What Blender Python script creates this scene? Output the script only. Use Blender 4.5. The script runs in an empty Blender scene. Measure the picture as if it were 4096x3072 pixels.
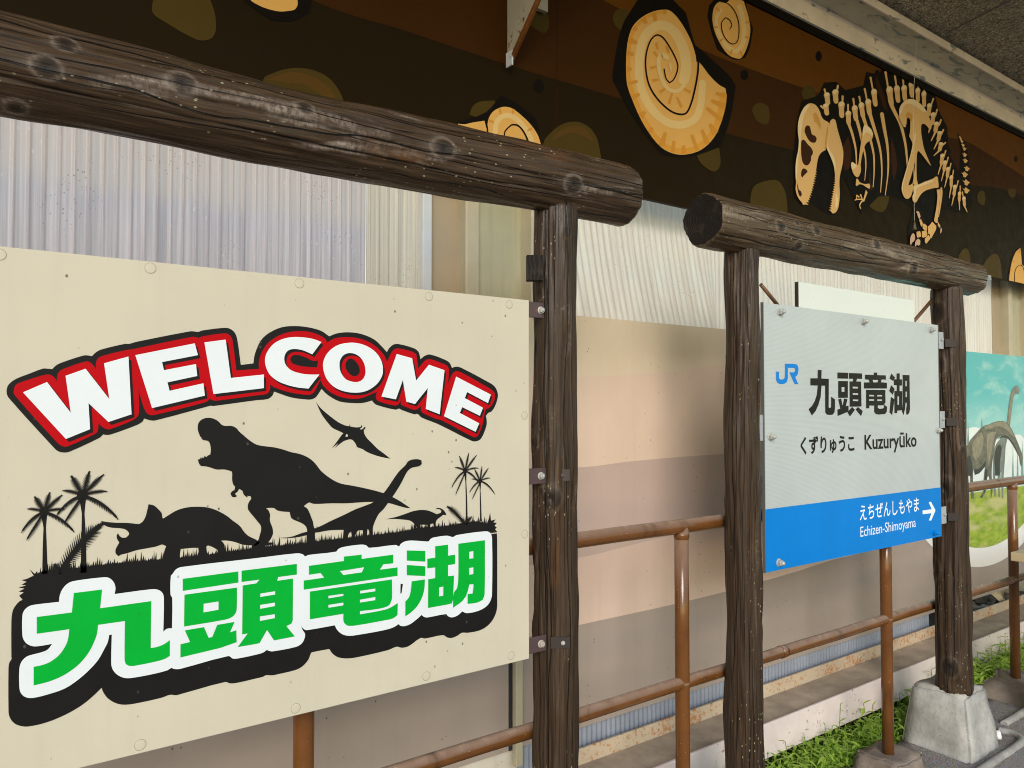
import bpy, math, random
from mathutils import Vector, Matrix, noise
from mathutils.geometry import tessellate_polygon

SC = bpy.context.scene
COL = SC.collection
R = math.radians

# ------------------------------------------------------------------ camera, sky, sun, exposure
FPX = 3100.0
YAW = math.atan(FPX / 4212.0)
PITCH = R(1.645)
CAM_Z = 1.55
_s, _c, _sp, _cp = math.sin(YAW), math.cos(YAW), math.sin(PITCH), math.cos(PITCH)
FW = Vector((_s * _cp, _c * _cp, _sp))
RT = Vector((_c, -_s, 0.0))
UP = Vector((-_s * _sp, -_c * _sp, _cp))
cam_d = bpy.data.cameras.new('camera')
cam_d.sensor_width = 36.0
cam_d.lens = FPX / 4096.0 * 36.0
cam_d.clip_start = 0.05
cam_d.clip_end = 2000.0
cam = bpy.data.objects.new('camera', cam_d)
COL.objects.link(cam)
cam.matrix_world = Matrix(((RT.x, UP.x, -FW.x, 0.0), (RT.y, UP.y, -FW.y, 0.0),
                           (RT.z, UP.z, -FW.z, CAM_Z), (0, 0, 0, 1)))
SC.camera = cam

SUN_EL, SUN_AZ = R(24.0), R(215.0)
world = bpy.data.worlds.new('World')
SC.world = world
world.use_nodes = True
wn = world.node_tree
bg = wn.nodes['Background']
sky = wn.nodes.new('ShaderNodeTexSky')
sky.sky_type = 'NISHITA'
sky.sun_disc = False
sky.sun_elevation = SUN_EL
sky.sun_rotation = SUN_AZ
sky.air_density = 1.6
sky.dust_density = 0.4
sky.ozone_density = 1.5
wn.links.new(sky.outputs[0], bg.inputs[0])
bg.inputs[1].default_value = 0.15

sun_d = bpy.data.lights.new('sun', 'SUN')
sun_d.energy = 1.9
sun_d.angle = R(25.0)
sun_d.color = (1.0, 0.94, 0.88)
sun = bpy.data.objects.new('sun', sun_d)
COL.objects.link(sun)
_sd = Vector((math.sin(SUN_AZ) * math.cos(SUN_EL), math.cos(SUN_AZ) * math.cos(SUN_EL), math.sin(SUN_EL)))
sun.rotation_euler = (-_sd).to_track_quat('-Z', 'Y').to_euler()

vs = SC.view_settings
vs.view_transform = 'Standard'
vs.look = 'None'
vs.gamma = 1.0
vs.use_curve_mapping = False
vs.exposure = 0.58
SC.cycles.filter_width = 1.05


# ------------------------------------------------------------------ measuring helpers
def P(x, y, D):
    """point of the plane Y = D that the photograph shows at pixel x, y (4096 x 3072)"""
    d = FW + RT * ((x - 2048.0) / FPX) - UP * ((y - 1536.0) / FPX)
    t = D / d.y
    return Vector((d.x * t, D, CAM_Z + d.z * t))


def T(c, r):
    """frame of an enlarged tile of the photograph"""
    return (1024.0 * c, 768.0 * r, 2212.0 / 1024.0)


CA = (3140.0, 260.0, 5.53)
CB = (3500.0, 260.0, 5.53)
CD = (3500.0, 560.0, 5.53)
CE = (3600.0, 760.0, 5.53)
CF = (3600.0, 900.0, 4.4597)
CJ = (3040.0, 1400.0, 2.9892)
CK = (3400.0, 1950.0, 5.8211)
CP = (3840.0, 1380.0, 2.6758)


def pts(fr, s, D=None):
    """'x,y x,y' in a tile frame -> list of plane points (X, Z)"""
    out = []
    for w in s.split():
        a, b = w.split(',')
        p = P(fr[0] + float(a) / fr[2], fr[1] + float(b) / fr[2], D)
        out.append((p.x, p.z))
    return out


def smooth(loop, n=4, corner=48.0, closed=True):
    """Catmull-Rom through the points, keeping sharp corners"""
    N = len(loop)
    V = [Vector(p) for p in loop]
    sharp = []
    for i in range(N):
        a = V[i] - V[i - 1]
        b = V[(i + 1) % N] - V[i]
        if a.length < 1e-7 or b.length < 1e-7:
            sharp.append(True)
            continue
        ang = math.degrees(abs(a.angle_signed(b, 0.0)))
        sharp.append(ang > corner)
    if not closed:
        sharp[0] = sharp[-1] = True
    res = []
    for i in range(N if closed else N - 1):
        p1, p2 = V[i], V[(i + 1) % N]
        p0 = V[i - 1] if not sharp[i] else p1 - (p2 - p1)
        p3 = V[(i + 2) % N] if not sharp[(i + 1) % N] else p2 + (p2 - p1)
        L = (p2 - p1).length
        m1 = (p2 - p0)
        m2 = (p3 - p1)
        m1 = m1.normalized() * L if m1.length > 1e-9 else m1
        m2 = m2.normalized() * L if m2.length > 1e-9 else m2
        for k in range(n):
            t = k / n
            t2, t3 = t * t, t * t * t
            q = p1 * (2 * t3 - 3 * t2 + 1) + m1 * (t3 - 2 * t2 + t) + p2 * (-2 * t3 + 3 * t2) + m2 * (t3 - t2)
            res.append((q.x, q.y))
    if not closed:
        res.append(tuple(V[-1]))
    return res


# ------------------------------------------------------------------ mesh builder
class MB:
    def __init__(self):
        self.v, self.f, self.m, self.s = [], [], [], []

    def add(self, vs_, fs_, m=0, sm=False):
        o = len(self.v)
        self.v += [tuple(p) for p in vs_]
        for f in fs_:
            self.f.append([o + i for i in f])
            self.m.append(m)
            self.s.append(sm)

    def box(self, x0, x1, y0, y1, z0, z1, m=0):
        v = [(x, y, z) for x in (x0, x1) for y in (y0, y1) for z in (z0, z1)]
        self.add(v, [(0, 1, 3, 2), (4, 6, 7, 5), (0, 4, 5, 1), (2, 3, 7, 6), (0, 2, 6, 4), (1, 5, 7, 3)], m)

    def obox(self, c, ax, ay, az, m=0):
        c, ax, ay, az = map(Vector, (c, ax, ay, az))
        v = [c + ax * i + ay * j + az * k for i in (-1, 1) for j in (-1, 1) for k in (-1, 1)]
        self.add(v, [(0, 1, 3, 2), (4, 6, 7, 5), (0, 4, 5, 1), (2, 3, 7, 6), (0, 2, 6, 4), (1, 5, 7, 3)], m)

    def rbox(self, x0, x1, y0, y1, z0, z1, b=0.003, m=0):
        """box with bevelled edges along its front outline"""
        import bmesh
        bm = bmesh.new()
        bmesh.ops.create_cube(bm, size=1.0)
        for q in bm.verts:
            q.co = Vector(((x0 + x1) / 2 + q.co.x * (x1 - x0), (y0 + y1) / 2 + q.co.y * (y1 - y0),
                           (z0 + z1) / 2 + q.co.z * (z1 - z0)))
        bmesh.ops.bevel(bm, geom=list(bm.edges), offset=b, segments=2, affect='EDGES', profile=0.5)
        bm.verts.index_update()
        self.add([q.co[:] for q in bm.verts], [[q.index for q in f.verts] for f in bm.faces], m)
        bm.free()

    def tube(self, path, r, n=20, m=0, caps=True, sm=True):
        path = [Vector(p) for p in path]
        k = len(path)
        rr = r if isinstance(r, (list, tuple)) else [r] * k
        vs_, fs_ = [], []
        up = Vector((0.0, 0.0, 1.0))
        t0 = (path[1] - path[0]).normalized()
        if abs(t0.dot(up)) > 0.95:
            up = Vector((0.0, 1.0, 0.0))
        for i, p in enumerate(path):
            t = (path[min(i + 1, k - 1)] - path[max(i - 1, 0)]).normalized()
            a = t.cross(up).normalized()
            b = a.cross(t).normalized()
            for j in range(n):
                w = 2 * math.pi * j / n
                vs_.append(p + a * (rr[i] * math.cos(w)) + b * (rr[i] * math.sin(w)))
        for i in range(k - 1):
            for j in range(n):
                j2 = (j + 1) % n
                fs_.append((i * n + j, i * n + j2, (i + 1) * n + j2, (i + 1) * n + j))
        self.add(vs_, fs_, m, sm)
        if caps:
            o = len(self.v) - k * n
            self.f.append([o + j for j in range(n)][::-1]); self.m.append(m); self.s.append(False)
            self.f.append([o + (k - 1) * n + j for j in range(n)]); self.m.append(m); self.s.append(False)

    def lathe(self, c, axis, prof, n=20, m=0, sm=True):
        """prof: list of (radius, height along axis)"""
        c, axis = Vector(c), Vector(axis).normalized()
        a = axis.orthogonal().normalized()
        b = axis.cross(a)
        vs_, fs_ = [], []
        for (r, h) in prof:
            for j in range(n):
                w = 2 * math.pi * j / n
                vs_.append(c + axis * h + a * (r * math.cos(w)) + b * (r * math.sin(w)))
        k = len(prof)
        for i in range(k - 1):
            for j in range(n):
                j2 = (j + 1) % n
                fs_.append((i * n + j, i * n + j2, (i + 1) * n + j2, (i + 1) * n + j))
        fs_.append([(k - 1) * n + j for j in range(n)])
        self.add(vs_, fs_, m, sm)

    def flat(self, loops, y, m=0):
        """filled flat figure facing -Y at depth y; loops = outline then holes, points (X, Z)"""
        ll = [[Vector((p[0], p[1], 0.0)) for p in lp] for lp in loops]
        vs_ = [(p[0], y, p[1]) for lp in loops for p in lp]
        tris = tessellate_polygon(ll)
        out = []
        for t in tris:
            a, b, c = (Vector((vs_[i][0], vs_[i][2])) for i in t)
            ar = (b - a).cross(c - a)
            if abs(ar) < 1e-12:
                continue
            out.append(t if ar > 0 else (t[0], t[2], t[1]))
        self.add(vs_, out, m)

    def ribbon(self, path, w, y, m=0, ends=True):
        """flat stroke along path [(X, Z)], width number or list"""
        V = [Vector(p) for p in path]
        k = len(V)
        if not isinstance(w, (list, tuple)):
            w = [w] * k
        if len(w) == 2 and k != 2:
            w = [w[0] + (w[1] - w[0]) * i / (k - 1) for i in range(k)]
        L, Rr = [], []
        for i in range(k):
            t = (V[min(i + 1, k - 1)] - V[max(i - 1, 0)])
            t = t.normalized() if t.length > 1e-9 else Vector((1, 0))
            nrm = Vector((-t.y, t.x))
            L.append(V[i] + nrm * (w[i] / 2))
            Rr.append(V[i] - nrm * (w[i] / 2))
        vs_ = [(p.x, y, p.y) for p in L] + [(p.x, y, p.y) for p in Rr]
        fs_ = [(i, i + k, i + 1 + k, i + 1) for i in range(k - 1)]
        self.add(vs_, fs_, m)
        if ends:
            for e, o in ((0, 1), (k - 1, k - 2)):
                d = (V[e] - V[o]).normalized()
                nrm = Vector((-d.y, d.x))
                h = w[e] / 2
                arc = [V[e] + nrm * (h * math.cos(q)) + d * (h * math.sin(q)) for q in [math.pi * j / 6 for j in range(7)]]
                self.flat([[(p.x, p.y) for p in arc]], y, m)

    def disc(self, cx, cz, rx, rz, y, m=0, n=24, rot=0.0):
        lp = []
        for j in range(n):
            a = 2 * math.pi * j / n
            px, pz = rx * math.cos(a), rz * math.sin(a)
            lp.append((cx + px * math.cos(rot) - pz * math.sin(rot), cz + px * math.sin(rot) + pz * math.cos(rot)))
        self.flat([lp], y, m)

    def build(self, name, mats, parent=None, auto=None):
        off = root_loc(parent)
        me = bpy.data.meshes.new(name)
        me.from_pydata([(p[0] - off[0], p[1] - off[1], p[2] - off[2]) for p in self.v], [], self.f)
        for mt in (mats if isinstance(mats, (list, tuple)) else [mats]):
            me.materials.append(mt)
        me.polygons.foreach_set('material_index', self.m)
        me.polygons.foreach_set('use_smooth', self.s)
        me.update()
        o = bpy.data.objects.new(name, me)
        COL.objects.link(o)
        if parent is not None:
            o.parent = parent
        return o


def root_loc(o):
    loc = Vector((0, 0, 0))
    while o is not None:
        loc = loc + o.location
        o = o.parent
    return loc


def tag(o, label=None, cat=None, group=None, kind=None):
    if label: o['label'] = label
    if cat: o['category'] = cat
    if group: o['group'] = group
    if kind: o['kind'] = kind
    return o


def thing(name, label, cat, loc=(0, 0, 0), group=None):
    o = bpy.data.objects.new(name, None)
    o.empty_display_size = 0.1
    COL.objects.link(o)
    o.location = loc
    return tag(o, label, cat, group)


# ------------------------------------------------------------------ material helpers
class NT:
    def __init__(self, name):
        self.mat = bpy.data.materials.new(name)
        self.mat.use_nodes = True
        self.t = self.mat.node_tree
        self.b = self.t.nodes['Principled BSDF']
        self.out = self.t.nodes['Material Output']
        self.tc = None

    def n(self, typ, **kw):
        nd = self.t.nodes.new(typ)
        for k, v in kw.items():
            setattr(nd, k, v)
        return nd

    def l(self, a, b):
        self.t.links.new(a, b)

    def co(self, which='Object', scale=(1, 1, 1), loc=(0, 0, 0)):
        if self.tc is None:
            self.tc = self.n('ShaderNodeTexCoord')
        mp = self.n('ShaderNodeMapping')
        mp.inputs['Scale'].default_value = scale
        mp.inputs['Location'].default_value = loc
        self.l(self.tc.outputs[which], mp.inputs['Vector'])
        return mp.outputs[0]

    def noise(self, vec, scale=5.0, detail=4.0, rough=0.55, dist=0.0):
        nd = self.n('ShaderNodeTexNoise')
        nd.inputs['Scale'].default_value = scale
        nd.inputs['Detail'].default_value = detail
        nd.inputs['Roughness'].default_value = rough
        nd.inputs['Distortion'].default_value = dist
        self.l(vec, nd.inputs['Vector'])
        return nd.outputs['Fac']

    def voro(self, vec, scale=5.0, feature='F1', out='Distance', rand=1.0):
        nd = self.n('ShaderNodeTexVoronoi', feature=feature)
        nd.inputs['Scale'].default_value = scale
        nd.inputs['Randomness'].default_value = rand
        self.l(vec, nd.inputs['Vector'])
        return nd.outputs[out]

    def ramp(self, fac, stops, interp='LINEAR'):
        nd = self.n('ShaderNodeValToRGB')
        cr = nd.color_ramp
        cr.interpolation = interp
        while len(cr.elements) < len(stops):
            cr.elements.new(0.5)
        for e, (p, c) in zip(cr.elements, stops):
            e.position = p
            e.color = (c, c, c, 1) if isinstance(c, (int, float)) else (c[0], c[1], c[2], 1)
        self.l(fac, nd.inputs[0])
        return nd.outputs[0]

    def mix(self, fac, a, b, mode='MIX'):
        nd = self.n('ShaderNodeMix', data_type='RGBA', blend_type=mode)
        for sock, val in ((nd.inputs[0], fac), (nd.inputs[6], a), (nd.inputs[7], b)):
            if isinstance(val, (int, float)):
                sock.default_value = val
            elif isinstance(val, (tuple, list)):
                sock.default_value = (val[0], val[1], val[2], 1)
            else:
                self.l(val, sock)
        return nd.outputs[2]

    def math(self, op, a, b=None, c=None, clamp=False):
        nd = self.n('ShaderNodeMath', operation=op, use_clamp=clamp)
        for i, val in enumerate((a, b, c)):
            if val is None:
                continue
            if isinstance(val, (int, float)):
                nd.inputs[i].default_value = val
            else:
                self.l(val, nd.inputs[i])
        return nd.outputs[0]

    def bump(self, h, strength=0.3, dist=0.002, prev=None):
        nd = self.n('ShaderNodeBump')
        nd.inputs['Strength'].default_value = strength
        nd.inputs['Distance'].default_value = dist
        self.l(h, nd.inputs['Height'])
        if prev is not None:
            self.l(prev, nd.inputs['Normal'])
        self.l(nd.outputs[0], self.b.inputs['Normal'])
        return nd.outputs[0]

    def set(self, base=None, rough=None, metal=None, spec=None):
        for key, val in (('Base Color', base), ('Roughness', rough), ('Metallic', metal), ('Specular IOR Level', spec)):
            if val is None:
                continue
            s = self.b.inputs[key]
            if isinstance(val, (int, float)):
                s.default_value = val
            elif isinstance(val, (tuple, list)):
                s.default_value = (val[0], val[1], val[2], 1)
            else:
                self.l(val, s)
        return self.mat


def mul(c, k):
    return tuple(min(1.0, x * k) for x in c)


def paint(name, col, rough=0.4, var=0.08, scale=9.0, specks=0.0, speck_col=(0.05, 0.04, 0.03), bump=0.05, spec=0.5, streak=0.0):
    """painted or printed surface with faint unevenness, grime specks and run marks"""
    m = NT(name)
    v = m.co()
    f = m.noise(v, scale, 5.0, 0.6)
    c = m.mix(m.ramp(f, [(0.3, 0.0), (0.7, 1.0)]), mul(col, 1 - var), mul(col, 1 + var))
    if streak:
        fs = m.noise(m.co(scale=(26, 26, 1.3)), 1.0, 4.0, 0.6)
        c = m.mix(m.math('MULTIPLY', m.ramp(fs, [(0.52, 0.0), (0.8, 1.0)]), streak), c, mul(col, 0.62))
    if specks:
        d = m.voro(m.co(scale=(1, 1, 0.75)), 34.0)
        g = m.noise(v, 6.0, 2.0)
        k = m.math('MULTIPLY', m.ramp(d, [(0.06, 1.0), (0.1, 0.0)]), m.ramp(g, [(0.5, 0.0), (0.56, 1.0)]))
        c = m.mix(m.math('MULTIPLY', k, specks), c, speck_col)
    m.set(c, m.ramp(m.noise(v, 14.0, 3.0), [(0.3, max(0.05, rough - 0.07)), (0.7, rough + 0.07)]), None, spec)
    if bump:
        m.bump(m.noise(v, 160.0, 3.0, 0.7), bump, 0.001)
    return m.mat
# ------------------------------------------------------------------ materials
def log_mat(name, tint, pale, orange=0.5, rough=0.42):
    m = NT(name)
    v = m.co()
    grain = m.noise(m.co(scale=(70, 70, 3.2)), 1.0, 6.0, 0.62, 0.4)
    fine = m.noise(m.co(scale=(260, 260, 9.0)), 1.0, 3.0, 0.6)
    big = m.noise(m.co(scale=(9, 9, 1.6)), 1.0, 4.0, 0.6, 0.8)
    c = m.mix(m.ramp(grain, [(0.25, 0.0), (0.72, 1.0)]), mul(tint, 0.62), mul(tint, 1.42))
    c = m.mix(m.math('MULTIPLY', m.ramp(fine, [(0.48, 0.0), (0.68, 1.0)]), 0.5), c, mul(tint, 2.4))
    # worn, bleached patches and grey sheen painted in, broken up across the grain
    patch = m.ramp(big, [(0.56, 0.0), (0.66, 1.0)])
    cross = m.noise(m.co(scale=(60, 60, 110)), 1.0, 3.0, 0.7)
    pk = m.math('MULTIPLY', patch, m.ramp(cross, [(0.32, 0.0), (0.62, 1.0)]))
    pk = m.math('MULTIPLY', pk, m.ramp(grain, [(0.3, 0.2), (0.6, 1.0)]))
    c = m.mix(m.math('MULTIPLY', pk, 0.85), c, pale)
    og = m.noise(m.co(scale=(7, 7, 2.2), loc=(3.1, 7.7, 1.3)), 1.0, 3.0, 0.6, 0.5)
    c = m.mix(m.math('MULTIPLY', m.ramp(og, [(0.6, 0.0), (0.74, 1.0)]), orange), c, (0.13, 0.055, 0.018))
    # drying cracks along the grain: wandering lines round the log, opening and closing along it
    sv = m.n('ShaderNodeSeparateXYZ')
    m.l(v, sv.inputs[0])
    ang = m.math('DIVIDE', m.math('ARCTAN2', sv.outputs[1], sv.outputs[0]), 2 * math.pi)
    crack = None
    for cnt, off, wd, thr in ((7.0, 0.0, 0.03, 0.38), (15.0, 4.0, 0.04, 0.44), (29.0, 9.0, 0.055, 0.5)):
        wz = m.noise(m.co(scale=(2.2, 2.2, 1.5), loc=(off, off, 0)), 1.0, 3.0, 0.55)
        fr_ = m.math('FRACT', m.math('ADD', m.math('MULTIPLY', ang, cnt), m.math('ADD', m.math('MULTIPLY', wz, 1.5), 50.0 + off * 0.37)))
        dl = m.math('ABSOLUTE', m.math('SUBTRACT', fr_, 0.5))
        pres = m.ramp(m.noise(m.co(scale=(13, 13, 1.7), loc=(off + 3, 1, off)), 1.0, 2.0), [(thr, 0.0), (thr + 0.09, 1.0)])
        ln_ = m.math('MULTIPLY', m.ramp(dl, [(wd * 0.55, 1.0), (wd, 0.0)]), pres)
        crack = ln_ if crack is None else m.math('MAXIMUM', crack, ln_)
    c = m.mix(crack, c, (0.004, 0.003, 0.0025))
    # lichen dots
    d = m.voro(m.co(scale=(1, 1, 0.55)), 75.0)
    g = m.noise(m.co(scale=(6, 6, 3), loc=(1, 5, 2)), 1.0, 3.0)
    dots = m.math('MULTIPLY', m.ramp(d, [(0.09, 1.0), (0.16, 0.0)]), m.ramp(g, [(0.5, 0.0), (0.6, 1.0)]))
    c = m.mix(m.math('MULTIPLY', dots, 0.75), c, (0.42, 0.38, 0.24))
    # knots: vertex attribute, red = dark heart, green = pale rim
    at = m.n('ShaderNodeAttribute')
    at.attribute_name = 'knot'
    sp = m.n('ShaderNodeSeparateColor')
    m.l(at.outputs['Color'], sp.inputs[0])
    c = m.mix(m.math('MULTIPLY', sp.outputs[1], 0.34), c, pale)
    c = m.mix(m.math('MULTIPLY', sp.outputs[0], 0.92), c, (0.008, 0.006, 0.005))
    rg = m.ramp(grain, [(0.3, rough - 0.12), (0.7, rough + 0.14)])
    m.set(c, rg, None, 0.24)
    h = m.math('ADD', m.math('MULTIPLY', grain, 0.7), m.math('MULTIPLY', fine, 0.3))
    h = m.math('SUBTRACT', h, m.math('MULTIPLY', crack, 1.6))
    m.bump(h, 0.65, 0.005)
    return m.mat


def endgrain_mat(name):
    m = NT(name)
    v = m.co()
    ln = m.n('ShaderNodeVectorMath', operation='LENGTH')
    m.l(m.co(scale=(1, 1, 0)), ln.inputs[0])
    rr = m.math('ADD', ln.outputs['Value'], m.math('MULTIPLY', m.noise(v, 14.0, 3.0), 0.02))
    w = m.math('SINE', m.math('MULTIPLY', rr, 950.0))
    c = m.mix(m.ramp(w, [(0.2, 0.0), (0.9, 1.0)]), (0.008, 0.006, 0.005), (0.022, 0.016, 0.012))
    c = m.mix(m.ramp(m.noise(v, 18.0, 4.0), [(0.55, 0.0), (0.75, 1.0)]), c, (0.045, 0.034, 0.026))
    m.set(c, 0.8, None, 0.25)
    m.bump(w, 0.4, 0.002)
    return m.mat


def pipe_mat():
    m = NT('brown_pipe_paint')
    v = m.co()
    f = m.noise(v, 7.0, 5.0, 0.6)
    c = m.mix(m.ramp(f, [(0.3, 0.0), (0.7, 1.0)]), (0.1, 0.037, 0.0095), (0.155, 0.06, 0.016))
    geo = m.n('ShaderNodeNewGeometry')
    sx = m.n('ShaderNodeSeparateXYZ')
    m.l(geo.outputs['Normal'], sx.inputs[0])
    dust = m.math('MULTIPLY', m.ramp(sx.outputs[2], [(0.25, 0.0), (0.85, 1.0)]), m.ramp(m.noise(v, 22.0, 4.0), [(0.3, 0.45), (0.7, 0.8)]))
    c = m.mix(dust, c, (0.34, 0.245, 0.19))
    d = m.voro(m.co(scale=(1, 1, 1)), 85.0)
    g = m.noise(v, 9.0, 2.0)
    dots = m.math('MULTIPLY', m.ramp(d, [(0.07, 1.0), (0.13, 0.0)]), m.ramp(g, [(0.53, 0.0), (0.6, 1.0)]))
    c = m.mix(m.math('MULTIPLY', dots, 0.7), c, (0.5, 0.45, 0.36))
    rs = m.noise(m.co(scale=(9, 9, 3)), 1.0, 4.0)
    c = m.mix(m.math('MULTIPLY', m.ramp(rs, [(0.58, 0.0), (0.68, 1.0)]), 0.65), c, (0.05, 0.022, 0.01))
    m.set(c, m.math('ADD', 0.16, m.math('MULTIPLY', dust, 0.16)), None, 0.5)
    m.bump(m.noise(v, 55.0, 3.0), 0.22, 0.0015)
    return m.mat


def sheet_mat(name, front, through, dirt, tr=0.55, zone=None, lo=(0.7, 0.74, 0.8)):
    """ribbed translucent plastic"""
    m = NT(name)
    v = m.co()
    st = m.noise(m.co(scale=(75, 10, 0.8)), 1.0, 5.0, 0.68)
    k = m.ramp(st, [(0.36, 0.0), (0.64, 1.0)])
    cf = m.mix(k, (front[0] * lo[0], front[1] * lo[1], front[2] * lo[2]), mul(front, 1.15))
    ct = m.mix(k, mul(through, 0.82), mul(through, 1.12))
    g = m.noise(v, 3.2, 4.0, 0.65)
    cf = m.mix(m.math('MULTIPLY', m.ramp(g, [(0.5, 0.0), (0.75, 1.0)]), 0.35), cf, dirt)
    if zone:
        # see-through tint of a tan rail behind, painted in with an uneven lower edge
        z0_, zcol, zthr = zone
        sx_ = m.n('ShaderNodeSeparateXYZ')
        m.l(v, sx_.inputs[0])
        jag = m.math('MULTIPLY', m.math('SUBTRACT', m.noise(m.co(scale=(34, 1, 2)), 1.0, 2.0), 0.5), 0.07)
        zk = m.math('MULTIPLY', m.ramp(m.math('ADD', m.math('SUBTRACT', sx_.outputs[2], z0_), jag), [(0.0, 0.0), (0.06, 1.0)]), 0.5)
        cf = m.mix(zk, cf, zcol)
        ct = m.mix(zk, ct, zthr)
    # spider webs and grime: clustered pale and dark specks
    d = m.voro(m.co(scale=(1, 1, 0.6)), 62.0)
    gg = m.noise(v, 5.0, 3.0, 0.6, 0.6)
    sp1 = m.math('MULTIPLY', m.ramp(d, [(0.14, 1.0), (0.26, 0.0)]), m.ramp(gg, [(0.51, 0.0), (0.6, 1.0)]))
    d2 = m.voro(m.co(scale=(1, 1, 0.8), loc=(4, 1, 8)), 95.0)
    g2 = m.noise(m.co(loc=(7, 3, 1)), 4.2, 3.0, 0.6, 0.6)
    sp2 = m.math('MULTIPLY', m.ramp(d2, [(0.12, 1.0), (0.22, 0.0)]), m.ramp(g2, [(0.56, 0.0), (0.66, 1.0)]))
    cf = m.mix(sp1, cf, (0.85, 0.84, 0.82))
    cf = m.mix(m.math('MULTIPLY', sp2, 0.55), cf, (0.13, 0.095, 0.06))
    ct = m.mix(m.math('MULTIPLY', sp2, 0.55), ct, (0.05, 0.03, 0.02))
    m.set(cf, 0.32, None, 0.45)
    tl = m.n('ShaderNodeBsdfTranslucent')
    m.l(ct, tl.inputs['Color'])
    ms = m.n('ShaderNodeMixShader')
    ms.inputs[0].default_value = tr
    m.l(m.b.outputs[0], ms.inputs[1])
    m.l(tl.outputs[0], ms.inputs[2])
    m.l(ms.outputs[0], m.out.inputs['Surface'])
    m.bump(m.noise(v, 60.0, 3.0), 0.08, 0.001)
    return m.mat


def rust_paint(name, col, amount=0.5, scale=1.0, edge=None, rust=(0.2, 0.07, 0.02)):
    m = NT(name)
    v = m.co()
    a = m.noise(v, 34.0 * scale, 6.0, 0.72)
    b = m.noise(v, 5.0 * scale, 3.0)
    k = m.math('ADD', m.math('MULTIPLY', a, 0.75), m.math('MULTIPLY', b, 0.35))
    k = m.ramp(k, [(0.72 - amount * 0.3, 0.0), (0.76 - amount * 0.3, 1.0)])
    if edge:
        # rust creeping from one edge (a height in the thing's own space)
        z0, z1 = edge
        sx = m.n('ShaderNodeSeparateXYZ')
        m.l(v, sx.inputs[0])
        e = m.n('ShaderNodeMapRange')
        m.l(m.math('ADD', sx.outputs[2], m.math('MULTIPLY', m.math('SUBTRACT', m.noise(v, 40.0, 5.0, 0.7), 0.5), abs(z1 - z0) * 2.2)), e.inputs[0])
        for i, q in zip((1, 2, 3, 4), (z0, z1, 0.0, 1.0)):
            e.inputs[i].default_value = q
        k = m.math('MAXIMUM', k, e.outputs[0])
    base = m.mix(m.ramp(m.noise(v, 6.0, 4.0), [(0.35, 0.0), (0.7, 1.0)]), mul(col, 0.88), mul(col, 1.06))
    rc = m.mix(m.noise(v, 90.0, 4.0, 0.7), mul(rust, 0.45), mul(rust, 1.9))
    c = m.mix(k, base, rc)
    m.set(c, m.math('ADD', 0.42, m.math('MULTIPLY', k, 0.4)), None, 0.4)
    m.bump(m.math('SUBTRACT', m.noise(v, 120.0, 4.0, 0.7), k), 0.3, 0.001)
    return m.mat


def concrete(name, col, rough=0.9):
    m = NT(name)
    v = m.co()
    a = m.noise(v, 7.0, 6.0, 0.62)
    b = m.noise(v, 46.0, 5.0, 0.7)
    c = m.mix(m.ramp(a, [(0.3, 0.0), (0.7, 1.0)]), mul(col, 0.6), mul(col, 1.18))
    c = m.mix(m.math('MULTIPLY', m.ramp(b, [(0.52, 0.0), (0.7, 1.0)]), 0.5), c, mul(col, 0.55))
    pit = m.voro(v, 55.0)
    pk = m.math('MULTIPLY', m.ramp(pit, [(0.08, 1.0), (0.16, 0.0)]), m.ramp(m.noise(v, 11.0), [(0.52, 0.0), (0.6, 1.0)]))
    c = m.mix(pk, c, mul(col, 0.3))
    m.set(c, rough, None, 0.3)
    n1 = m.bump(b, 0.5, 0.004)
    m.bump(a, 0.5, 0.02, n1)
    return m.mat


def asphalt():
    m = NT('asphalt')
    v = m.co()
    ag = m.voro(v, 190.0)
    a = m.noise(v, 3.0, 5.0, 0.6)
    cellc = m.voro(v, 190.0, out='Color')
    c = m.mix(m.ramp(a, [(0.3, 0.0), (0.7, 1.0)]), (0.26, 0.235, 0.225), (0.37, 0.34, 0.325))
    c = m.mix(0.35, c, m.mix(1.0, cellc, (0.55, 0.51, 0.49), 'MULTIPLY'))
    c = m.mix(m.ramp(ag, [(0.25, 0.0), (0.75, 0.45)]), c, (0.02, 0.018, 0.017))
    wear = m.noise(v, 26.0, 5.0, 0.7)
    c = m.mix(m.math('MULTIPLY', m.ramp(wear, [(0.6, 0.0), (0.72, 1.0)]), 0.5), c, (0.42, 0.39, 0.37))
    m.set(c, 0.92, None, 0.3)
    n1 = m.bump(ag, 0.7, 0.006)
    m.bump(m.noise(v, 14.0, 4.0), 0.4, 0.01, n1)
    return m.mat


def woodwool():
    """cement board of pressed wood strands"""
    m = NT('wood_wool_board')
    v = m.co()
    a = m.noise(m.co(scale=(1, 1, 1)), 30.0, 5.0, 0.7, 2.6)
    b = m.noise(m.co(loc=(5, 2, 1)), 60.0, 4.0, 0.7, 1.8)
    k = m.math('MULTIPLY', m.ramp(a, [(0.38, 0.0), (0.56, 1.0)]), m.ramp(b, [(0.36, 0.1), (0.56, 1.0)]))
    c = m.mix(k, (0.14, 0.105, 0.06), (0.95, 0.8, 0.55))
    st = m.noise(v, 2.2, 4.0, 0.6)
    c = m.mix(m.math('MULTIPLY', m.ramp(st, [(0.5, 0.0), (0.75, 1.0)]), 0.5), c, (0.26, 0.21, 0.14))
    m.set(c, 0.95, None, 0.15)
    m.bump(k, 0.9, 0.01)
    return m.mat


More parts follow.
